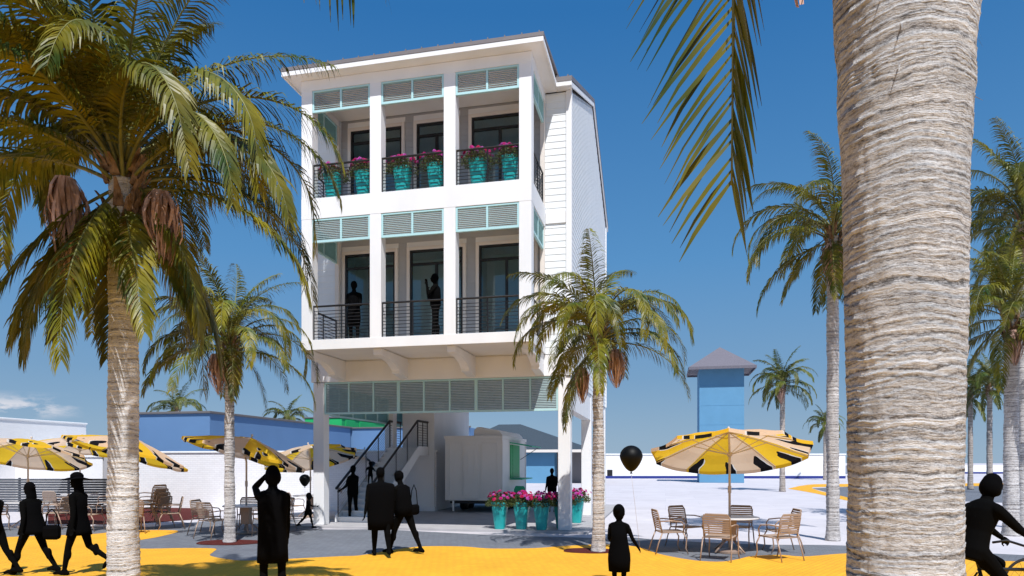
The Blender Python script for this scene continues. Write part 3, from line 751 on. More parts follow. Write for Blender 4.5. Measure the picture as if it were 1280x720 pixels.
def cafe_set(px, Yc, who, tilt, tdir, angs, hub=2.42, table=True, rad=1.58, rz=0., chair_r=.98):
    cx = wp(px, Yc)
    make_parasol(who, (cx, Yc, GZ), rz, tilt, tdir, 'yellow cafe parasols', hub, rad)
    if table: make_table('round white cafe table under ' + who.split(',')[0].replace('yellow and cream parasol', 'the parasol'), (cx, Yc, GZ), 'round cafe tables')
    return cx, Yc
# near set on the right
cx, cy = cafe_set(912, 13.9, 'yellow and cream parasol nearest, right of the house', R(15), R(171), None, 2.46, rad=1.60)
near = [('chair at the front left of the near right table, its back to the camera', -.48, -.95), ('chair at the front right of the near right table, turned half away', .62, -.95), ('side chair at the left of the near right table', -1.22, .02), ('side chair at the right of the near right table', 1.12, .15), ('chair behind the near right table, on its left', -.62, 1.0), ('chair behind the near right table, on its right', .52, 1.05)]
for lb, dx, dy in near: place_chair(lb, cx+dx, cy+dy, face(dx, dy, 0, 0)+random.uniform(-.2, .2), 'bronze strap cafe chairs', GZ)
sets = [(308, 17.6, 'yellow and cream parasol in the middle of the left terrace', R(16), R(118), 2.46),
        (35, 19.2, 'yellow and cream parasol at the left edge of the picture', R(15), R(178), 2.46),
        (160, 18.6, 'yellow and cream parasol behind the big left palm trunk', R(17), R(130), 2.50),
        (100, 24.0, 'yellow and cream parasol farther back between the two left ones', R(8), R(150), 2.72),
        (388, 23.0, 'yellow and cream parasol beside the front left column of the house', R(16), R(-130), 2.40),
        (452, 27.0, 'yellow and cream parasol seen through the stair railings', R(14), R(120), 2.32)]
for px, Y_, lb, ti, td, hb in sets: cafe_set(px, Y_, lb, ti, td, None, hb)
def ring(px, Y_, lst):
    x0 = wp(px, Y_)
    for lb, dx, dy in lst: place_chair(lb, x0+dx, Y_+dy, face(dx, dy, 0, 0)+random.uniform(-.25, .25), 'bronze strap cafe chairs', GZ)
ring(308, 17.6, [('left chair at the table beside the slim left palm, facing right', -.98, -.1), ('chair in front of the table by the slim left palm', -.42, -.95), ('right chair at the table behind the standing man in the coat', .75, -.6), ('far chair at the table by the slim left palm, left side', -.3, .95), ('far chair at the table by the slim left palm, right side', .55, .9)])
ring(35, 19.2, [('left chair at the table at the left edge', -1.0, 0), ('front chair at the table at the left edge', -.3, -.95), ('right chair at the table at the left edge', .95, -.2), ('far chair at the table at the left edge', .3, .95)])
ring(160, 18.6, [('left chair at the table behind the big left palm trunk', -.95, -.2), ('front right chair at the table behind the big left palm trunk', .55, -.85), ('right chair at the table behind the big left palm trunk', 1.0, .3)])
ring(100, 24.0, [('front chair at the rear table near the dark fence', -.2, -.95), ('right chair at the rear table near the dark fence', .95, .1)])
ring(388, 23.0, [('left chair at the table by the front left column', -.95, -.2), ('front chair at the table by the front left column', -.3, -.9)])
ring(452, 27.0, [('chair at the table seen through the stair railings', -.6, -.75)])
# leaning stack next to the trunk
x0 = wp(196, 19.4)
for k in range(4):
    place_chair(['lowest', 'second', 'third', 'topmost'][k]+' cafe chair of the leaning stack right of the big left palm', x0-.03*k, 19.4-.05*k, R(75), 'bronze strap cafe chairs', GZ+.11*k)

# ------------------------------------------------------------------ palms
def frond_mesh(name, Lf, e0, droop, seed, ll, lw, npair, m, side=0., hang=.95, segs=3, power=1.25, base=.14, tipshrink=.35, twist=0., narrow=0):
    rnd = random.Random(seed); NS = 26; ds = Lf/NS
    pts = []; dirs = []; p = Vector((0, 0, 0))
    for k in range(NS+1):
        s = k/NS; pit = max(e0-droop*s**power, -R(89)); yaw = side*s
        d = Vector((math.cos(pit)*math.cos(yaw), math.cos(pit)*math.sin(yaw), math.sin(pit)))
        pts.append(p.copy()); dirs.append(d); p = p+d*ds
    mb = MB()
    mb.tube(pts, [max(.0035, .020*(Lf/2.5)*(1-(k/NS))**.8) for k in range(NS+1)], 5)
    nr = len(mb.f)
    for i in range(npair):
        s = base+(1-base)*(i+.5)/npair
        fk = s*NS; k = min(int(fk), NS-1); t = fk-k
        o_ = pts[k].lerp(pts[k+1], t); T = dirs[k].lerp(dirs[k+1], t).normalized()
        lat = T.cross(Vector((0, 0, 1)))
        if lat.length < .05: lat = Vector((0, 1, 0))
        if lat.y > 0: lat = -lat
        lat.normalize(); nrm = lat.cross(T).normalized()
        if twist: lat, nrm = lat*math.cos(twist*s)+nrm*math.sin(twist*s), nrm*math.cos(twist*s)-lat*math.sin(twist*s)
        if s < .25: env = .45+.55*(s-base)/(.25-base+1e-6)
        else: env = 1-(1-tipshrink)*((s-.25)/.75)**2.2
        for sg in (-1, 1):
            if rnd.random() < .04: continue
            l = ll*env*rnd.uniform(.86, 1.08); w = lw*rnd.uniform(.8, 1.15)*(.5+.5*env)
            fw = .62+.65*s+rnd.uniform(-.14, .14)
            d = (lat*sg*(.28 if sg == narrow else 1)+T*fw+nrm*rnd.uniform(.0, .42)).normalized()
            oo = o_+T*rnd.uniform(-.01, .01)
            wv = (T-d*T.dot(d)).normalized()
            # width vector tilted so the blades catch light differently
            wv = (wv*math.cos(.5*sg)+nrm*math.sin(.5*sg)*.8+Vector((rnd.uniform(-.25, .25), rnd.uniform(-.25, .25), rnd.uniform(-.25, .25)))).normalized()
            prev = oo; P = [oo]; dd = d.copy(); hg = hang*rnd.uniform(.6, 1.35)
            for q in range(segs):
                dd = (dd+Vector((0, 0, -hg*(q+.6)/segs))).normalized(); P.append(P[-1]+dd*l/segs)
            prof_ = [.45, 1., .75, .08] if segs == 3 else [.5, 1, .06]
            vs = []
            for q, pp in enumerate(P): vs += [pp-wv*w*.5*prof_[q], pp+wv*w*.5*prof_[q]]
            mb.add(vs, [(2*q, 2*q+1, 2*q+3, 2*q+2) for q in range(segs)])
    me = mb.mesh(name, m); me.materials.append(rachis_m)
    mi = [1]*nr+[0]*(len(mb.f)-nr); me.polygons.foreach_set('material_index', mi)
    return me
# shared frond shapes: (first pitch, droop, length)
def frond_set(tagname, sc, m, ll=.50, lw=.030, np_=56, seed=0, segs=3):
    specs = [(82, 48, .98), (70, 78, 1.05), (64, 140, 1.12), (54, 145, 1.12), (42, 135, 1.12), (28, 118, 1.05), (10, 95, 1.0), (-12, 72, .9), (-42, 42, .82), (60, 180, 1.15)]
    return [frond_mesh('frond', 2.35*sc*l, R(e), R(d), seed+i*7, ll*sc, lw*sc, np_, m, side=[.15, -.2, .1, -.1, .25, -.2, .1, -.1, .05, .3][i], segs=segs) for i, (e, d, l) in enumerate(specs)]
FR_MID = frond_set('mid', 1.0, frond_m, .46, .028, 66, 1)
FR_FAR = frond_set('far', 1.0, frond_far, .48, .055, 42, 2, segs=2)
FR_BIG = frond_set('big', 1.13, frond_m, .44, .026, 96, 3)

def husk_mesh(Lh, w, seed, n=110):
    rnd = random.Random(seed); mb = MB()
    for k in range(n):
        a = rnd.uniform(0, 6.283); r = w*math.sqrt(rnd.random()); l = Lh*rnd.uniform(.45, 1.0)
        P = []; q = 5; ph = rnd.uniform(0, 6)
        for j in range(q+1):
            t = j/q; rr = r*(.25+1.25*math.sin(math.pi*min(t*.9+.08, 1)))
            P.append(Vector((rr*math.cos(a)+.02*math.sin(ph+5*t)+.30*w*t, rr*math.sin(a)+.02*math.cos(ph+4*t), -l*t)))
        ww = Vector((-math.sin(a), math.cos(a), rnd.uniform(-.3, .3)))*rnd.uniform(.012, .03)
        vs = []
        for j, pp in enumerate(P):
            s_ = 1-.7*j/q; vs += [pp-ww*s_, pp+ww*s_]
        mb.add(vs, [(2*j, 2*j+1, 2*j+3, 2*j+2) for j in range(q)])
    return mb
def trunk_mesh(h, r0, r1, m, seed, rings, nseg=32, amp=.012, flare=1.25, prof=None, lean=(0, 0)):
    rnd = random.Random(seed); R_ = []
    for i in range(rings+1):
        t = i/rings; z = h*t
        r = prof(z) if prof else r0+(r1-r0)*t
        if not prof: r *= 1+(flare-1)*math.exp(-z/.25)
        saw = ((i % 3)/3.0)*amp
        ring_ = []
        for k in range(nseg):
            a = 2*math.pi*k/nseg; nx, ny = math.cos(a), math.sin(a)
            nn = noise.noise(Vector((nx*1.5+seed, ny*1.5, z*2.2)))*amp*1.6+noise.noise(Vector((nx*3+seed, ny*3, z*14)))*amp*.8
            rr = r+saw+nn
            ring_.append((nx*rr+lean[0]*t*t, ny*rr+lean[1]*t*t, z))
        R_.append(ring_)
    return MB().loft(R_, True, True)
def palm(label, x, y, hub, r0, r1, fset, count, seed, group, tm=trunk_mid, sc=1., azs=None, husks=(), rings=150, amp=.012, top_el=True, lean=(0, 0), boots=True, custom=(), order=None):
    rnd = random.Random(seed)
    t = thing('palm_tree', label, 'palm tree', (x, y, 0), 0, group)
    th = hub-.15
    trunk_mesh(th, r0, r1, tm, seed, rings, 28, amp, lean=lean).build('trunk', tm, t)
    hx, hy = lean
    if boots:
        mb = MB()
        for k in range(34):
            a = rnd.uniform(0, 6.283); z = hub-.72*sc+rnd.random()*.68*sc; rr = r1*(.9+.25*math.sin((z-hub+.75*sc)*3/sc))
            b = Vector((hx+math.cos(a)*rr, hy+math.sin(a)*rr, z)); o2 = Vector((math.cos(a), math.sin(a), 0)); s2 = Vector((-math.sin(a), math.cos(a), 0))
            w_ = r1*.42; l_ = .26*sc*rnd.uniform(.7, 1.2)
            mb.loft([[b+s2*w_*math.cos(q)+o2*.03*math.sin(q) for q in [0, 1.57, 3.14, 4.71]], [b+Vector((0, 0, l_*.6))+o2*.05*sc+s2*w_*.6*math.cos(q)+o2*.02*math.sin(q) for q in [0, 1.57, 3.14, 4.71]], [b+Vector((0, 0, l_))+o2*.12*sc+s2*w_*.25*math.cos(q)+o2*.012*math.sin(q) for q in [0, 1.57, 3.14, 4.71]]], True, False)
        mb.cyl(hx, hy, hub-.6*sc, hub+.12*sc, r1*1.02, r1*.55, 14)
        mb.build('leaf_base', boot_m, t)
    ga = 2.399963
    for k in range(count):
        q = (k+.5)/count
        # young fronds stand up in the middle, old ones hang at the rim
        vi = min(int(q**.9*10), 9) if top_el else rnd.randrange(10)
        vi = (order or [0, 1, 2, 9, 3, 4, 2, 5, 6, 7])[min(int(q*10), 9)]
        if rnd.random() < .12: vi = 8
        me = fset[vi]
        o2 = bpy.data.objects.new('frond', me); COL.objects.link(o2); o2.parent = t
        az = k*ga+rnd.uniform(-.25, .25)+seed
        rr = r1*.6*q; s_ = sc*rnd.uniform(.9, 1.08)
        o2.location = (hx+math.cos(az)*rr, hy+math.sin(az)*rr, hub+.12*sc-.42*sc*q)
        o2.rotation_euler = (rnd.uniform(-.2, .2), rnd.uniform(-.1, .12), az); o2.scale = (s_, s_, s_)
    for me, az, dz, roll, s_ in custom:
        o2 = bpy.data.objects.new('frond', me); COL.objects.link(o2); o2.parent = t
        o2.location = (hx, hy, hub+dz); o2.rotation_euler = (roll, 0, az); o2.scale = (s_,)*3
    for i, (dx, dy, dz, Lh, w) in enumerate(husks):
        hk = husk_mesh(Lh, w, seed*3+i).build('dry_husk', husk_m, t); hk.location = (hx+dx, hy+dy, hub+dz)
    return t
G1 = 'palms around the plaza'
# big left palm
X = wp(154, 7.3)
palm('big palm at the left with dense crown, dry tan husks and thick pale trunk', X, 7.3, 5.02, .155, .135, FR_BIG, 50, 5, G1, order=[0, 1, 2, 9, 3, 4, 2, 5, 9, 6], husks=((-.42, -.3, -.25, 1.10, .14), (.50, -.2, -.35, .85, .13), (.15, .3, -.2, .8, .12)), rings=210, amp=.009, tm=trunk_left, custom=[(FR_BIG[8], R(a_), -.35, .1, s_) for a_, s_ in ((-95, .75), (-60, .85), (-130, .85), (-20, .8), (200, .9), (160, .8), (60, .8))])
# slim palm on the left terrace and its twin right of the house
X = wp(287, 15.7)
palm('slim palm growing from the mulch bed behind the standing man, left of the house', X, 15.7, 4.68, .115, .095, FR_MID, 38, 2, G1, order=[0, 1, 2, 9, 3, 2, 4, 9, 5, 6], husks=((-.25, -.12, -.35, .95, .16), (.12, -.2, -.40, .9, .14)), rings=150)
X = wp(748, 14.1)
palm('slim palm in front of the right corner of the house', X, 14.1, 4.55, .125, .095, FR_MID, 35, 11, G1, order=[1, 2, 9, 3, 2, 4, 9, 5, 4, 6], husks=((-.36, -.05, -.75, .75, .11), (.36, .1, -.35, .8, .17)), rings=150)
X = wp(1041, 16.1)
palm('tall slim palm partly hidden behind the big near trunk', X, 16.1, 7.35, .135, .12, FR_MID, 34, 4, G1, order=[1, 2, 9, 3, 2, 4, 9, 5, 4, 7], husks=((-.15, -.2, -.4, 1.1, .18), (.1, -.2, -.5, 1.0, .14)), rings=180, sc=1.1)
X = wp(1264, 17.2)
palm('palm behind the cyclists at the right edge', X, 17.2, 5.6, .17, .14, FR_MID, 38, 6, G1, husks=((-.1, -.2, -.45, .9, .16),), rings=150)
X = wp(1280, 19.0)
palm('tallest palm at the right edge, only its left fronds in view', X, 19.0, 8.7, .16, .13, FR_MID, 40, 9, G1, husks=((-.2, -.2, -.4, 1.0, .16),), rings=150, sc=1.15)
X = wp(978, 43)
palm('small distant palm right of the blue tower', X, 43, 6.9, .17, .14, FR_FAR, 30, 12, G1, tm=trunk_far, husks=((-.2, -.2, -.4, 1.0, .2),), rings=60, sc=1.0)
palm('farthest tiny palm left of the near trunk', wp(1031, 72), 72, 6.0, .16, .13, FR_FAR, 26, 13, G1, tm=trunk_far, rings=40, boots=False)
palm('distant palm seen just right of the near trunk, left of the pair', wp(1213, 46), 46, 6.6, .16, .13, FR_FAR, 28, 14, G1, tm=trunk_far, rings=40)
palm('distant palm seen right of the near trunk, right of the pair', wp(1237, 41), 41, 6.5, .16, .13, FR_FAR, 28, 15, G1, tm=trunk_far, rings=40)
palm('palm crown showing above the blue building, left one', wp(222, 58), 58, 6.4, .18, .14, FR_FAR, 28, 16, G1, tm=trunk_far, rings=40, sc=1.25)
palm('palm crown showing above the blue building beside the house', wp(360, 60), 60, 5.7, .18, .14, FR_FAR, 22, 17, G1, tm=trunk_far, rings=40, sc=1.1)
# close palm on the right: mighty trunk, one frond hanging into view
fm1 = frond_mesh('frond', 2.75, R(35), R(240), 71, .56, .024, 66, frond_m, side=0., hang=.22, power=1., tipshrink=.45, twist=.5, narrow=-1)
fm2 = frond_mesh('frond', 2.9, R(55), R(165), 72, .55, .034, 64, frond_m, side=.2, hang=.5, power=.9)
X = 1.497; Yn = 2.6
t = thing('palm_tree', 'massive close palm trunk filling the right of the picture', 'palm tree', (X, Yn, 0), 0, G1)
def nprof(z):
    pts_ = [(0, .270), (.6, .245), (1.3, .226), (1.7, .222), (2.1, .226), (2.45, .236), (2.9, .243), (3.3, .262), (3.6, .280), (4.2, .27), (5, .24)]
    for (a, ra), (b, rb) in zip(pts_[:-1], pts_[1:]):
        if a <= z <= b:
            u = (z-a)/(b-a); u = u*u*(3-2*u); return ra+(rb-ra)*u
    return pts_[-1][1]
rnd = random.Random(99)
# leaf scar rings of uneven height, each with a small overhanging lip
R_ = []; z = 0; lips = []
while z < 4.6:
    hgt = rnd.choice([.018, .024, .03, .04, .055]); lips.append((z, hgt, rnd.uniform(.001, .0038))); z += hgt
ns = 120
for (z0_, hgt, lp) in lips:
    for fr_, am in ((0.02, 0.), (.35, .35), (.8, .8), (.97, 1.)):
        zz = z0_+hgt*fr_; ring_ = []
        for k in range(ns):
            a = 2*math.pi*k/ns; nx, ny = math.cos(a), math.sin(a)
            wob = noise.noise(Vector((nx*1.2, ny*1.2, z0_*3)))*.03+noise.noise(Vector((nx*4, ny*4, z0_*9)))*.008
            nn = noise.noise(Vector((nx*6, ny*6, zz*9)))*.005+noise.noise(Vector((nx*20, ny*20, zz*26)))*.0025
            rr = nprof(zz)*.885-.004+lp*am+nn
            ring_.append((nx*rr, ny*rr, zz+wob))
        R_.append(ring_)
hk = MB().loft(R_, True, True)
for k in range(46):                              # fibres bristling on the left rim near the crown
    a = rnd.uniform(0, 6.283); z = rnd.uniform(3.15, 4.5); rr = nprof(z)*.885-.002; p = Vector((math.cos(a)*rr, math.sin(a)*rr, z))
    l = rnd.uniform(.02, .05); d = Vector((math.cos(a)*.5, math.sin(a)*.5, rnd.uniform(-1.4, -.4))).normalized(); s_ = Vector((-math.sin(a), math.cos(a), 0))*.003
    hk.add([p-s_, p+s_, p+d*l+s_*.3, p+d*l-s_*.3], [(0, 1, 2, 3)])
hk.build('trunk', trunk_near, t)
def addf(me, az, z, roll=0., s_=1., dx=0., dy=0.):
    o2 = bpy.data.objects.new('frond', me); COL.objects.link(o2); o2.parent = t; o2.location = (dx, dy, z); o2.rotation_euler = (roll, 0, az); o2.scale = (s_,)*3
addf(fm1, R(215.5), 4.42, .0, 1.0, .03, 0)
fm5 = frond_mesh('frond', 2.4, R(80), R(52), 75, .5, .034, 60, frond_m, hang=.5)
for k, az in enumerate((0, -20, -45)): addf(fm2, R(az), 4.65+.1*(k % 3), .1, 1.)
for k, az in enumerate((20, 80, 140, -160, -60)): addf(fm5, R(az), 4.85, .1, 1.)
mbx = MB(); mbx.cyl(0, 0, 4.3, 5.1, .25, .12, 20); mbx.build('leaf_base', boot_m, t)
hk = husk_mesh(.55, .05, 5, 60).build('dry_husk', husk_m, t); hk.location = (-.42, .0, 4.15)
# close palm off to the left whose fronds hang into the top of the view
t = thing('palm_tree', 'close palm outside the left edge, its frond tips hanging into the top left', 'palm tree', (-2.9, 1.1, 0), 0, G1)
trunk_mesh(4.7, .2, .17, trunk_mid, 44, 150, 28, .01).build('trunk', trunk_mid, t)
fm3 = frond_mesh('frond', 3.6, R(34), R(62), 73, .80, .040, 60, frond_m, side=-.1, hang=1.9, tipshrink=.6)
fm4 = frond_mesh('frond', 2.7, R(62), R(120), 74, .7, .04, 52, frond_m, side=.15, hang=.8, tipshrink=.6)
for k, az in enumerate((57, 180, 230, 290, 120, 150)): addf((fm3, fm4)[k % 2], R(az), 4.30, .0, 1.)
mbx = MB(); mbx.cyl(0, 0, 4.2, 4.9, .18, .1, 16); mbx.build('leaf_base', boot_m, t)

# ------------------------------------------------------------------ people
def remeshed(mb, name, m, parent, vox, sm=3):
    me = mb.mesh(name, m); tmp = bpy.data.objects.new('tmp', me); COL.objects.link(tmp)
    md = tmp.modifiers.new('r', 'REMESH'); md.mode = 'VOXEL'; md.voxel_size = vox; md.use_smooth_shade = True
    s_ = tmp.modifiers.new('s', 'SMOOTH'); s_.iterations = sm; s_.factor = .5
    dg = bpy.context.evaluated_depsgraph_get(); dg.update()
    m2 = bpy.data.meshes.new_from_object(tmp.evaluated_get(dg)); m2.name = name
    bpy.data.objects.remove(tmp); m2.materials.clear(); m2.materials.append(m)
    ob = bpy.data.objects.new(name, m2); COL.objects.link(ob); ob.parent = parent
    return ob
def cap(mb, a, b, ra, rb, n=12):
    a = Vector(a); b = Vector(b); mb.tube([a, a.lerp(b, .33), a.lerp(b, .66), b], [ra, ra*.67+rb*.33+.004, ra*.33+rb*.67+.002, rb], n)
    mb.ell(a, (ra, ra, ra), 10, 8); mb.ell(b, (rb, rb, rb), 10, 8)
def rotx(v, a): c, s_ = math.cos(a), math.sin(a); return Vector((v[0], v[1]*c-v[2]*s_, v[1]*s_+v[2]*c))
def person(label, loc, rz, Ht=1.74, lean=0., legs=((0, 0), (0, 0)), arms=((5, 8, 15), (5, 8, 15)), hair='short', coat=None, vox=.013, sit=None, child=False, turn=0., skirt=None, hands=True, group='black clad people on the plaza', extra=None, bulk=1.):
    """Faces +y. legs: (thigh forward deg, knee bend deg); arms: (forward, outward, elbow bend)."""
    t = thing('person', label, 'person', loc, rz, group)
    k = Ht/1.75; hs = 1.0 if not child else 1.45
    body = MB(); lw = 1.0*bulk
    hip = Vector((0, 0, .93*k)); tl_, sl_ = .43*k, .42*k
    J = {}
    low = 9
    for i, sg in enumerate((-1, 1)):
        th, kn = R(legs[i][0]), R(legs[i][1])
        hp = hip+Vector((sg*.092*k, 0, 0)); kne = hp+Vector((sg*.012, math.sin(th)*tl_, -math.cos(th)*tl_)); sh = th-kn
        an = kne+Vector((0, math.sin(sh)*sl_, -math.cos(sh)*sl_)); pitch = min(0, sh*.8) if kn > R(25) else 0
        J[i] = (hp, kne, an, pitch); low = min(low, an.z-.08*k-(.10*k*abs(math.sin(pitch)) if pitch else 0))
    dz = -low if sit is None else sit-hip.z
    off = Vector((0, 0, dz))
    for i in (0, 1):
        hp, kne, an, pitch = J[i]; hp, kne, an = hp+off, kne+off, an+off
        cap(body, hp, kne, .088*k*lw, .055*k*lw); cap(body, kne, an, .054*k*lw, .036*k)
        body.ell((kne+(an-kne)*.3)+Vector((0, -.018*k, 0)), (.052*k, .052*k, .11*k))
        ft = rotx((0, .17*k, -.045*k), pitch); hl = rotx((0, -.055*k, -.045*k), pitch)
        cap(body, an+hl, an+ft*.55, .036*k, .040*k); cap(body, an+ft*.55, an+ft, .036*k, .026*k); cap(body, an, an+hl, .038*k, .036*k)
    hip = hip+off; la = R(-lean)
    def T(p): return hip+rotx(Vector(p)*k, la)
    # torso of stacked ellipses
    sect = [(-.10, .150, .105), (.0, .172, .118), (.10, .150, .108), (.20, .142, .10), (.32, .165, .115), (.42, .185, .115), (.49, .165, .09), (.53, .08, .065)]
    rings = []
    for z, rx, ry in sect:
        rx *= bulk; ry *= bulk
        rings.append([T((rx*math.cos(a), ry*math.sin(a), z)) for a in [2*math.pi*q/18 for q in range(18)]])
    body.loft(rings)
    nk = T((0, .0, .50)); hd = T((0, .025, .70)) if not child else T((0, .02, .71))
    cap(body, nk, T((0, .012, .62)), .058*k, .052*k)
    Mh = Matrix.Rotation(R(turn), 3, 'Z') @ Matrix.Rotation(la*.4, 3, 'X')
    q = k*hs
    body.ell(hd, (.075*q, .092*q, .115*q), 16, 12, Mh)
    body.ell(hd+Mh @ Vector((0, .035*q, -.06*q)), (.052*q, .055*q, .052*q), 12, 8, Mh)
    body.ell(hd+Mh @ Vector((0, .098*q, -.012*q)), (.012*q, .020*q, .022*q), 8, 6, Mh)
    body.ell(hd+Mh @ Vector((0, .088*q, -.055*q)), (.022*q, .012*q, .008*q), 8, 6, Mh)
    for sg in (-1, 1):
        body.ell(hd+Mh @ Vector((sg*.077*q, -.005*q, -.01*q)), (.012*q, .02*q, .03*q), 8, 6, Mh)
        body.ell(hd+Mh @ Vector((sg*.030*q, .083*q, .008*q)), (.014*q, .008*q, .009*q), 8, 6, Mh)
    hand_pos = []
    for i, sg in enumerate((-1, 1)):
        fw, ab, el = [R(v) for v in arms[i][:3]]; inw = R(arms[i][3]) if len(arms[i]) > 3 else 0
        s0 = T((sg*.175*bulk, 0, .44))
        d = Vector((sg*math.sin(ab), math.sin(fw)*math.cos(ab), -math.cos(fw)*math.cos(ab))).normalized()
        e = s0+d*.285*k
        fa = fw+el; d2 = Vector((sg*math.sin(ab-inw), math.sin(fa)*math.cos(ab-inw), -math.cos(fa)*math.cos(ab-inw))).normalized()
        w = e+d2*.245*k
        cap(body, s0, e, .052*k*bulk, .040*k*bulk); cap(body, e, w, .040*k, .026*k); cap(body, T((sg*.10, 0, .46)), s0, .06*k, .054*k*bulk)
        # hand: palm, four fingers, thumb
        side_ = d2.cross(Vector((sg, 0, 0)));
        if side_.length < .2: side_ = d2.cross(Vector((0, 0, 1)))
        side_.normalize(); nn = d2.cross(side_).normalized()
        pc = w+d2*.05*k
        Mp = Matrix((side_, nn, d2)).transposed()
        body.ell(pc, (.038*k, .018*k, .052*k), 12, 8, Mp)
        for f_ in range(4):
            o1 = (-.028+.0187*f_)*k; fl = (.068, .078, .072, .056)[f_]*k
            b0 = pc+side_*o1+d2*.035*k; b1 = b0+(d2*.9+nn*.25*sg).normalized()*fl*.5; b2 = b1+(d2*.6+nn*.7*sg).normalized()*fl*.5
            body.tube([b0, b1, b2], [.0095*k, .009*k, .0075*k], 7)
        b0 = pc-side_*.030*k-d2*.02*k; b1 = b0+(d2*.6-side_*.8).normalized()*.035*k; b2 = b1+(d2*.95-side_*.2).normalized()*.03*k
        body.tube([b0, b1, b2], [.012*k, .011*k, .009*k], 7)
        hand_pos.append(w+d2*.08*k)
    remeshed(body, 'body', sil2, t, vox)
    # hair
    if hair:
        hm = MB()
        hm.ell(hd+Mh @ Vector((0, -.014*q, .018*q)), (.087*q, .098*q, .113*q), 16, 10, Mh)
        if hair == 'long':
            rr = []
            for z, w_, y_ in ((.06, .088, -.02), (-.05, .098, -.035), (-.15, .10, -.05), (-.24, .085, -.055), (-.29, .05, -.05)):
                rr.append([hd+Mh @ Vector((w_*q*math.cos(a), (y_+w_*.62*math.sin(a))*q, z*q)) for a in [2*math.pi*u/16 for u in range(16)]])
            hm.loft(rr)
        if hair == 'bun': hm.ell(hd+Mh @ Vector((0, -.10*q, .06*q)), (.05*q, .05*q, .05*q))
        if hair == 'bob':
            hm.ell(hd+Mh @ Vector((0, -.03*q, -.02*q)), (.10*q, .098*q, .115*q), 16, 10, Mh)
        remeshed(hm, 'hair', sil, t, .012, 1)
    if hair == 'none': pass
    if coat:
        cm = MB(); rr = []
        for z, rx, ry, cy_ in coat:
            rr.append([T((rx*math.cos(a), cy_+ry*math.sin(a), z)) if z > -.05 else hip+Vector((rx*math.cos(a), cy_+ry*math.sin(a), z))*k for a in [2*math.pi*u/24 for u in range(24)]])
        cm.loft(rr); ob = cm.build('coat' if skirt is None else skirt, sil, t)
    J['hands'] = hand_pos; J['head'] = hd; J['hip'] = hip; J['T'] = T; J['t'] = t; J['Mh'] = Mh; J['q'] = q
    return J
def wpt(J, p):                                   # local point of a person to world
    t = J['t']; return Matrix.Translation(t.location) @ Matrix.Rotation(t.rotation_euler.z, 4, 'Z') @ Vector(p)
def child_mesh(J, mb, name, m=sil): return mb.build(name, m, J['t'])
Lf, Rt = R(90), R(-90)
GP = .008
# standing man with raised arm (left centre)
J = person('man in a knee length black coat, arm raised to his head, standing alone', (wp(341, 8.6), 8.6, GP), R(25), 1.80, 0, ((2, 0), (-2, 0)), ((112, 5, 112, 34), (4, 2, 12)), 'bob',
           [(.52, .11, .10, 0), (.46, .18, .14, 0), (.30, .178, .155, 0), (.10, .17, .15, 0), (-.05, .175, .155, 0), (-.20, .18, .16, 0), (-.36, .185, .165, 0)], .011, bulk=.92)
J = person('woman with floppy hat and short dress walking left, near the big left palm', (wp(99, 11.2), 11.2, GP), Lf, 1.66, 2, ((16, 6), (-14, 42)), ((-12, 10, 10), (22, 10, 20)), 'long',
           [(.48, .10, .08, 0), (.42, .175, .12, 0), (.25, .155, .12, 0), (.10, .155, .12, 0), (-.02, .18, .15, 0), (-.14, .20, .18, 0), (-.22, .215, .19, 0)], .012, skirt='dress')
hm = MB(); q = J['q']; hc = J['head']+Vector((0, -.01, .075*q)); hm.ell(hc+Vector((0, 0, .02)), (.095, .10, .075)); hm.loft([[hc+Vector((r_*math.cos(a), r_*1.05*math.sin(a), z_+.02*math.sin(2*a))) for a in [2*math.pi*u/24 for u in range(24)]] for r_, z_ in ((.09, .0), (.22, -.025), (.225, -.032), (.09, -.015))], True)
child_mesh(J, hm, 'hat')
J2 = person('woman with long hair in a flared top striding left, second from the left edge', (wp(40, 11.2), 11.2, GP), R(80), 1.57, 3, ((24, 6), (-22, 14)), ((-16, 12, 12), (26, 10, 25)), 'long',
           [(.48, .10, .08, 0), (.42, .175, .125, 0), (.25, .165, .14, -.01), (.08, .19, .18, -.02), (-.05, .22, .23, -.03), (-.13, .23, .25, -.03)], .012, skirt='blouse')
person('woman cut by the left edge of the picture, striding left', (wp(-8, 11.0), 11.0, GP), R(85), 1.56, 2, ((22, 4), (-20, 16)), ((-22, 12, 10), (20, 10, 20)), 'long', None, .012)
def bag(label, p, rz, w=.34, h=.26, d=.13, strap=.35):
    t = thing('handbag', label, 'bag', p, rz, 'black shoulder bags')
    mb = MB(); mb.box(-w/2, w/2, -d/2, d/2, -h, 0); mb.build('bag_body', sil, t, .06)
    mb = MB(); mb.tube([(-w*.4, 0, -.02), (-w*.25, 0, strap*.7), (0, 0, strap), (w*.25, 0, strap*.7), (w*.4, 0, -.02)], .010, 6); mb.build('strap', sil, t)
p = wpt(J, J['T']((.20, -.16, .02))); bag('slouchy black bag carried between the two women walking at the left', (wp(70, 11.1), 11.0, .84), 0, .28, .24, .12, .26)
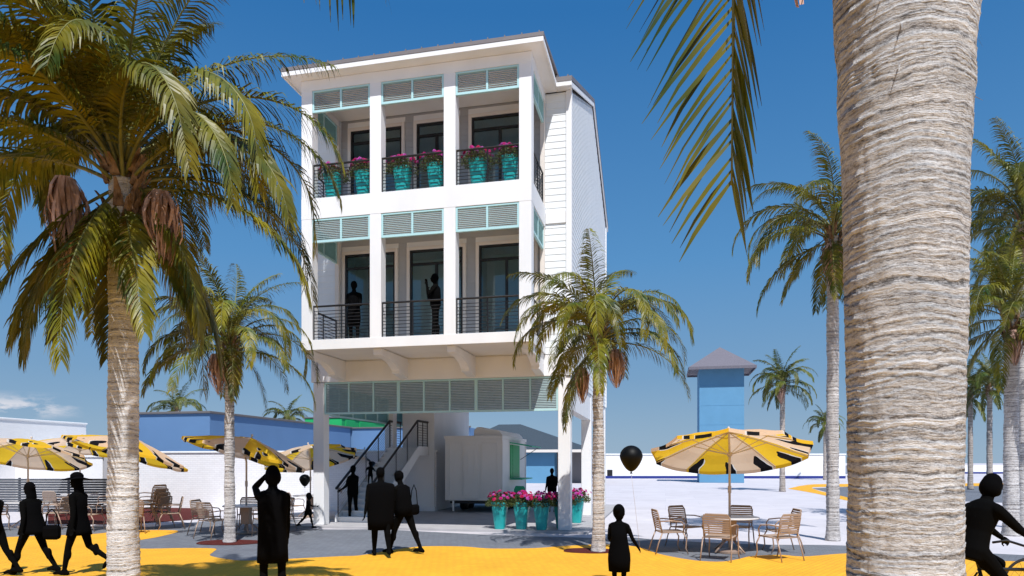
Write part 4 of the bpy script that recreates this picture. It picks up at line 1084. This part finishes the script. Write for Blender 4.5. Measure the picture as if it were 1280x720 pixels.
# couple in the centre
c1 = [(.52, .13, .11, 0), (.46, .25, .155, 0), (.30, .275, .18, 0), (.12, .27, .18, 0), (-.05, .265, .18, 0), (-.20, .26, .18, 0), (-.40, .25, .18, 0)]
person('burly man in a wide long coat walking away, left of the couple in the centre', (wp(476, 13.4), 13.4, GP), R(20), 1.76, 3, ((12, 4), (-16, 14)), ((-8, 10, 10), (8, 10, 14)), 'short', c1, .012, bulk=1.22)
J = person('person in a peaked cap striding left with a bag on the hip', (wp(505, 13.75), 13.75, GP), R(62), 1.73, 9, ((22, 6), (-22, 4)), ((10, 6, 40), (-6, 8, 14)), 'short',
       [(.52, .11, .10, 0), (.46, .215, .15, 0), (.25, .20, .16, 0), (.06, .205, .165, 0), (-.10, .21, .165, 0)], .012, bulk=1.12)
hm = MB(); q = J['q']; hc = J['head']; hm.ell(hc+Vector((0, 0, .05*q)), (.092*q, .102*q, .075*q)); hm.ell(hc+Vector((0, .13*q, .03*q)), (.06*q, .065*q, .008*q)); child_mesh(J, hm, 'cap')
p = wpt(J, J['T']((.20, -.12, .10))); bag('square black bag on the hip of the walker in the cap', (p.x, p.y, p.z), R(62), .30, .22, .12, .40)
person('slim man standing with hands in front at the foot of the stairs', (wp(441, 20.6), 20.6, .06), R(55), 1.70, -2, ((3, 2), (-3, 2)), ((18, 6, 45), (18, 6, 50)), 'short', [(.50, .11, .09, 0), (.44, .20, .13, 0), (.25, .18, .14, 0), (.0, .19, .15, 0), (-.10, .19, .15, 0)], .014)
p = H(-6.85, 2.62, .0)
person('small child coming down the stair behind the slim man', (p[0], p[1], 1.06), R(200), .80, 0, ((8, 10), (-4, 6)), ((20, 25, 60), (20, 25, 60)), 'short', None, .014, child=True)
person('little child holding a balloon by the front left column', (wp(385, 19.0), 19.0, GP), R(-75), .98, 3, ((20, 8), (-26, 20)), ((30, 10, 60), (10, 8, 15)), 'short', [(.40, .15, .11, 0), (.1, .14, .12, 0), (-.1, .20, .17, 0), (-.22, .24, .2, 0)], .013, child=True, skirt='dress')
person('man standing behind the flower planters under the house', (wp(690, 24.5), 24.5, .06), R(170), 1.58, 0, ((2, 0), (-2, 0)), ((25, 6, 60), (5, 8, 12)), 'short', [(.50, .11, .09, 0), (.44, .20, .13, 0), (.25, .19, .14, 0), (-.08, .19, .15, 0)], .016)
J = person('child in the foreground holding a balloon string', (wp(774, 9.7), 9.7, GP), R(-25), 1.20, -2, ((3, 0), (-3, 4)), ((14, 12, 50, 10), (12, 20, 22, 0)), 'bun', [(.46, .17, .13, 0), (.20, .17, .15, 0), (.02, .20, .18, 0), (-.14, .23, .20, 0), (-.26, .235, .21, 0), (-.5, .22, .2, 0)], .011, child=True, skirt='dress')
person('woman standing on the middle balcony behind the left railing', H(-5.62, -1.1, 4.935), R(170), 1.72, 0, ((2, 0), (-2, 0)), ((12, 6, 70, 30), (12, 6, 70, 30)), 'bun', [(.48, .11, .09, 0), (.42, .17, .12, 0), (.25, .15, .12, 0), (.05, .17, .14, 0), (-.15, .18, .15, 0), (-.38, .16, .14, 0)], .013, skirt='dress')
person('man on the middle balcony raising a camera beside the third post', H(-3.30, -1.25, 4.935), R(95), 1.74, 0, ((4, 0), (-4, 2)), ((40, 14, 132, 12), (40, 14, 132, 12)), 'short', [(.50, .11, .09, 0), (.44, .20, .13, 0), (.25, .18, .14, 0), (.0, .18, .14, 0)], .013)
# balloons
def balloon(label, x, y, z, r, string_end):
    t = thing('balloon', label, 'balloon', (x, y, z), 0, 'black balloons on strings')
    mb = MB(); rings = []
    for i in range(17):
        u = math.pi*(i+.05)/16.1; zz = -math.cos(u); rr = math.sin(u)
        zc = zz*r*(1.0 if zz > 0 else 1.30); rc = rr*r*(1 if zz > 0 else (1+zz*.30))
        rings.append([(rc*math.cos(a), rc*math.sin(a), zc) for a in [2*math.pi*v/24 for v in range(24)]])
    mb.loft(rings); mb.build('balloon_skin', balloon_m, t)
    MB().loft([[(q*math.cos(a), q*math.sin(a), z_) for a in [2*math.pi*v/10 for v in range(10)]] for q, z_ in ((.006, -1.29*r), (.022, -1.29*r-.03))]).build('knot', balloon_m, t)
    e = Vector(string_end)-Vector((x, y, z)); s0 = Vector((0, 0, -1.3*r-.03))
    MB().tube([s0.lerp(e, u)+Vector((0, -.02*math.sin(3.14*u), 0)) for u in (0, .25, .5, .75, 1)], .0022, 4).build('string', pole_m, t)
p = wpt(J, J['hands'][1]); balloon('large black balloon floating beside the child in the foreground', wp(789, 9.65), 9.65, wz(571, 9.65), .162, (p.x, p.y, p.z))
balloon('small black balloon of the little child by the front left column', wp(381, 19.0), 19.0, wz(599.5, 19), .15, (wp(384, 18.95), 18.9, .62))
balloon('tiny black balloon above the stairs in the background', wp(466, 24.4), 24.4, wz(580, 24.4), .10, (wp(457, 23.9), 23.7, 1.3))

# ------------------------------------------------------------------ bicycle and riders at the right edge
def bicycle(label, x, y, rz):
    t = thing('bicycle', label, 'bicycle', (x, y, GP), rz, 'dark bicycles')
    # points along +y
    def wheel(yc):
        mb = MB(); mb.tube([(0, yc+.33*math.cos(a), .34+.33*math.sin(a)) for a in [2*math.pi*k/32 for k in range(33)]], .018, 6)
        for k in range(16):
            a = 2*math.pi*k/16; mb.tube([(0, yc, .34), (0, yc+.32*math.cos(a), .34+.32*math.sin(a))], .002, 3)
        mb.tube([(-.04, yc, .34), (.04, yc, .34)], .02, 8)
        mb.build('wheel', rubber, t)
    wheel(-.52); wheel(.52)
    mb = MB(); bb = (0, -.08, .30); st = (0, -.22, .80); hd = (0, .36, .78); hb = (0, .40, .66)
    for a, b in ((bb, st), (st, hd), (bb, hb), (hd, hb)): mb.tube([a, b], .017, 8)
    for sx in (-.05, .05):
        mb.tube([(sx, -.52, .34), (sx*.4, -.22, .76)], .009, 6); mb.tube([(sx, -.52, .34), (sx*.6, -.08, .30)], .009, 6); mb.tube([(sx*.8, .40, .64), (sx, .52, .34)], .012, 6)
    mb.tube([st, (0, -.25, .90)], .014, 8); mb.tube([hd, (0, .34, .98)], .014, 8); mb.build('frame', blackm, t)
    mb = MB(); mb.ell((0, -.27, .93), (.075, .13, .03)); mb.build('saddle', rubber, t)
    mb = MB(); mb.tube([(-.28, .16, 1.02), (-.26, .30, 1.04), (-.10, .36, 1.0), (.10, .36, 1.0), (.26, .30, 1.04), (.28, .16, 1.02)], .013, 8); mb.build('handlebar', blackm, t)
    mb = MB(); mb.tube([(-.12, -.08, .30), (.12, -.08, .30)], .012, 6); mb.box(.08, .16, -.30, -.20, .24, .26); mb.box(-.16, -.08, .04, .14, .34, .36); mb.tube([(.07, -.08, .30), (.07, -.25, .25)], .01, 5); mb.tube([(-.07, -.08, .30), (-.07, .09, .35)], .01, 5); mb.build('crank', blackm, t)
bx_, by_ = wp(1222, 6.7), 6.7
bicycle('black bicycle ridden by the bareheaded woman at the right edge', bx_+.22, by_, R(-85))
person('bareheaded woman riding a bicycle to the right, beside the close palm trunk', (bx_+.22-.27, by_+.02, GP), R(-85), 1.68, 18, ((68, 78), (42, 62)), ((46, 6, 12), (46, 6, 12)), 'bob', None, .011, bulk=1.08, sit=.98, group='cyclists at the right edge')
bx2, by2 = wp(1318, 8.3), 8.3
bicycle('black bicycle at the right edge beyond the woman, mostly out of frame', bx2+.2, by2, R(-88))
J = person('second cyclist at the right edge, only the back in view', (bx2-.07, by2, GP), R(-88), 1.72, 22, ((60, 70), (36, 56)), ((48, 8, 12), (48, 8, 12)), 'long', None, .012, sit=.98, group='cyclists at the right edge')

# ------------------------------------------------------------------ sky and sun
sv = Vector((.215, -1.065, 1.60)).normalized()
el = math.asin(sv.z)
sun_d = bpy.data.lights.new('sun', 'SUN'); sun_d.energy = 4.5; sun_d.angle = R(.5); sun_d.color = (1, .98, .955)
sun = bpy.data.objects.new('sun', sun_d); COL.objects.link(sun); sun.rotation_euler = sv.to_track_quat('Z', 'Y').to_euler(); sun.location = (0, -10, 30)
w = bpy.data.worlds.new('World'); S.world = w; w.use_nodes = True
nt = w.node_tree; bg = nt.nodes['Background']; N = nt.nodes.new; L = nt.links.new
sky = N('ShaderNodeTexSky'); sky.sky_type = 'NISHITA'; sky.sun_disc = False; sky.sun_elevation = el
sky.sun_rotation = math.atan2(sv.x, sv.y); sky.altitude = 0; sky.air_density = 1.0; sky.dust_density = .6; sky.ozone_density = 3.0
hs0 = N('ShaderNodeHueSaturation'); hs0.inputs['Saturation'].default_value = 1.2; L(sky.outputs[0], hs0.inputs['Color'])
tcs = N('ShaderNodeTexCoord'); sxs = N('ShaderNodeSeparateXYZ'); L(tcs.outputs['Generated'], sxs.inputs[0])
mrs = N('ShaderNodeMapRange'); mrs.inputs[1].default_value = 0; mrs.inputs[2].default_value = .42; mrs.inputs[3].default_value = 1; mrs.inputs[4].default_value = 0; mrs.interpolation_type = 'SMOOTHSTEP'; L(sxs.outputs['Z'], mrs.inputs[0])
rps = N('ShaderNodeValToRGB'); e = rps.color_ramp.elements; e[0].position = 0; e[0].color = (.28, .40, .53, 1); e[1].position = .55; e[1].color = (.022, .155, .42, 1)
k = e.new(.12); k.color = (.165, .31, .50, 1); k = e.new(.28); k.color = (.085, .26, .52, 1)
L(sxs.outputs['Z'], rps.inputs[0])
vm = N('ShaderNodeVectorMath'); vm.operation = 'SCALE'; vm.inputs['Scale'].default_value = 9.4; L(rps.outputs[0], vm.inputs[0])
fm = N('ShaderNodeMath'); fm.operation = 'MULTIPLY_ADD'; fm.inputs[1].default_value = .15; fm.inputs[2].default_value = .80; L(mrs.outputs[0], fm.inputs[0])
hs = N('ShaderNodeMix'); hs.data_type = 'RGBA'; L(fm.outputs[0], hs.inputs[0]); L(hs0.outputs[0], hs.inputs['A']); L(vm.outputs[0], hs.inputs['B'])
# low cumulus near the horizon
tc = N('ShaderNodeTexCoord'); sx = N('ShaderNodeSeparateXYZ'); L(tc.outputs['Generated'], sx.inputs[0])
mp = N('ShaderNodeMapping'); mp.inputs['Scale'].default_value = (3.2, 3.2, 9); mp.inputs['Location'].default_value = (.9, .2, 0); L(tc.outputs['Generated'], mp.inputs['Vector'])
n = N('ShaderNodeTexNoise'); n.inputs['Scale'].default_value = 5; n.inputs['Detail'].default_value = 9; n.inputs['Roughness'].default_value = .6; L(mp.outputs[0], n.inputs['Vector'])
r = N('ShaderNodeValToRGB'); r.color_ramp.elements[0].position = .47; r.color_ramp.elements[1].position = .58; L(n.outputs['Fac'], r.inputs[0])
hz = N('ShaderNodeValToRGB'); e = hz.color_ramp.elements; e[0].position = .052; e[0].color = (0, 0, 0, 1); e[1].position = .084; e[1].color = (0, 0, 0, 1); k = e.new(.064); k.color = (.85, .85, .85, 1)
L(sx.outputs['Z'], hz.inputs[0])
lf = N('ShaderNodeMapRange'); lf.inputs[1].default_value = -.53; lf.inputs[2].default_value = -.57; L(sx.outputs['X'], lf.inputs[0])
mu = N('ShaderNodeMath'); mu.operation = 'MULTIPLY'; L(r.outputs[0], mu.inputs[0]); L(hz.outputs[0], mu.inputs[1])
mu2 = N('ShaderNodeMath'); mu2.operation = 'MULTIPLY'; L(mu.outputs[0], mu2.inputs[0]); L(lf.outputs[0], mu2.inputs[1])
mxc = N('ShaderNodeMix'); mxc.data_type = 'RGBA'; mxc.inputs['B'].default_value = (8, 7.6, 7.8, 1); L(mu2.outputs[0], mxc.inputs[0]); L(hs.outputs['Result'], mxc.inputs['A'])
L(mxc.outputs['Result'], bg.inputs['Color']); bg.inputs['Strength'].default_value = .094
S.view_settings.view_transform = 'Standard'; S.view_settings.look = 'None'; S.view_settings.exposure = .31; S.view_settings.gamma = 1; S.view_settings.use_curve_mapping = False
S.cycles.max_bounces = 8; S.cycles.transparent_max_bounces = 12
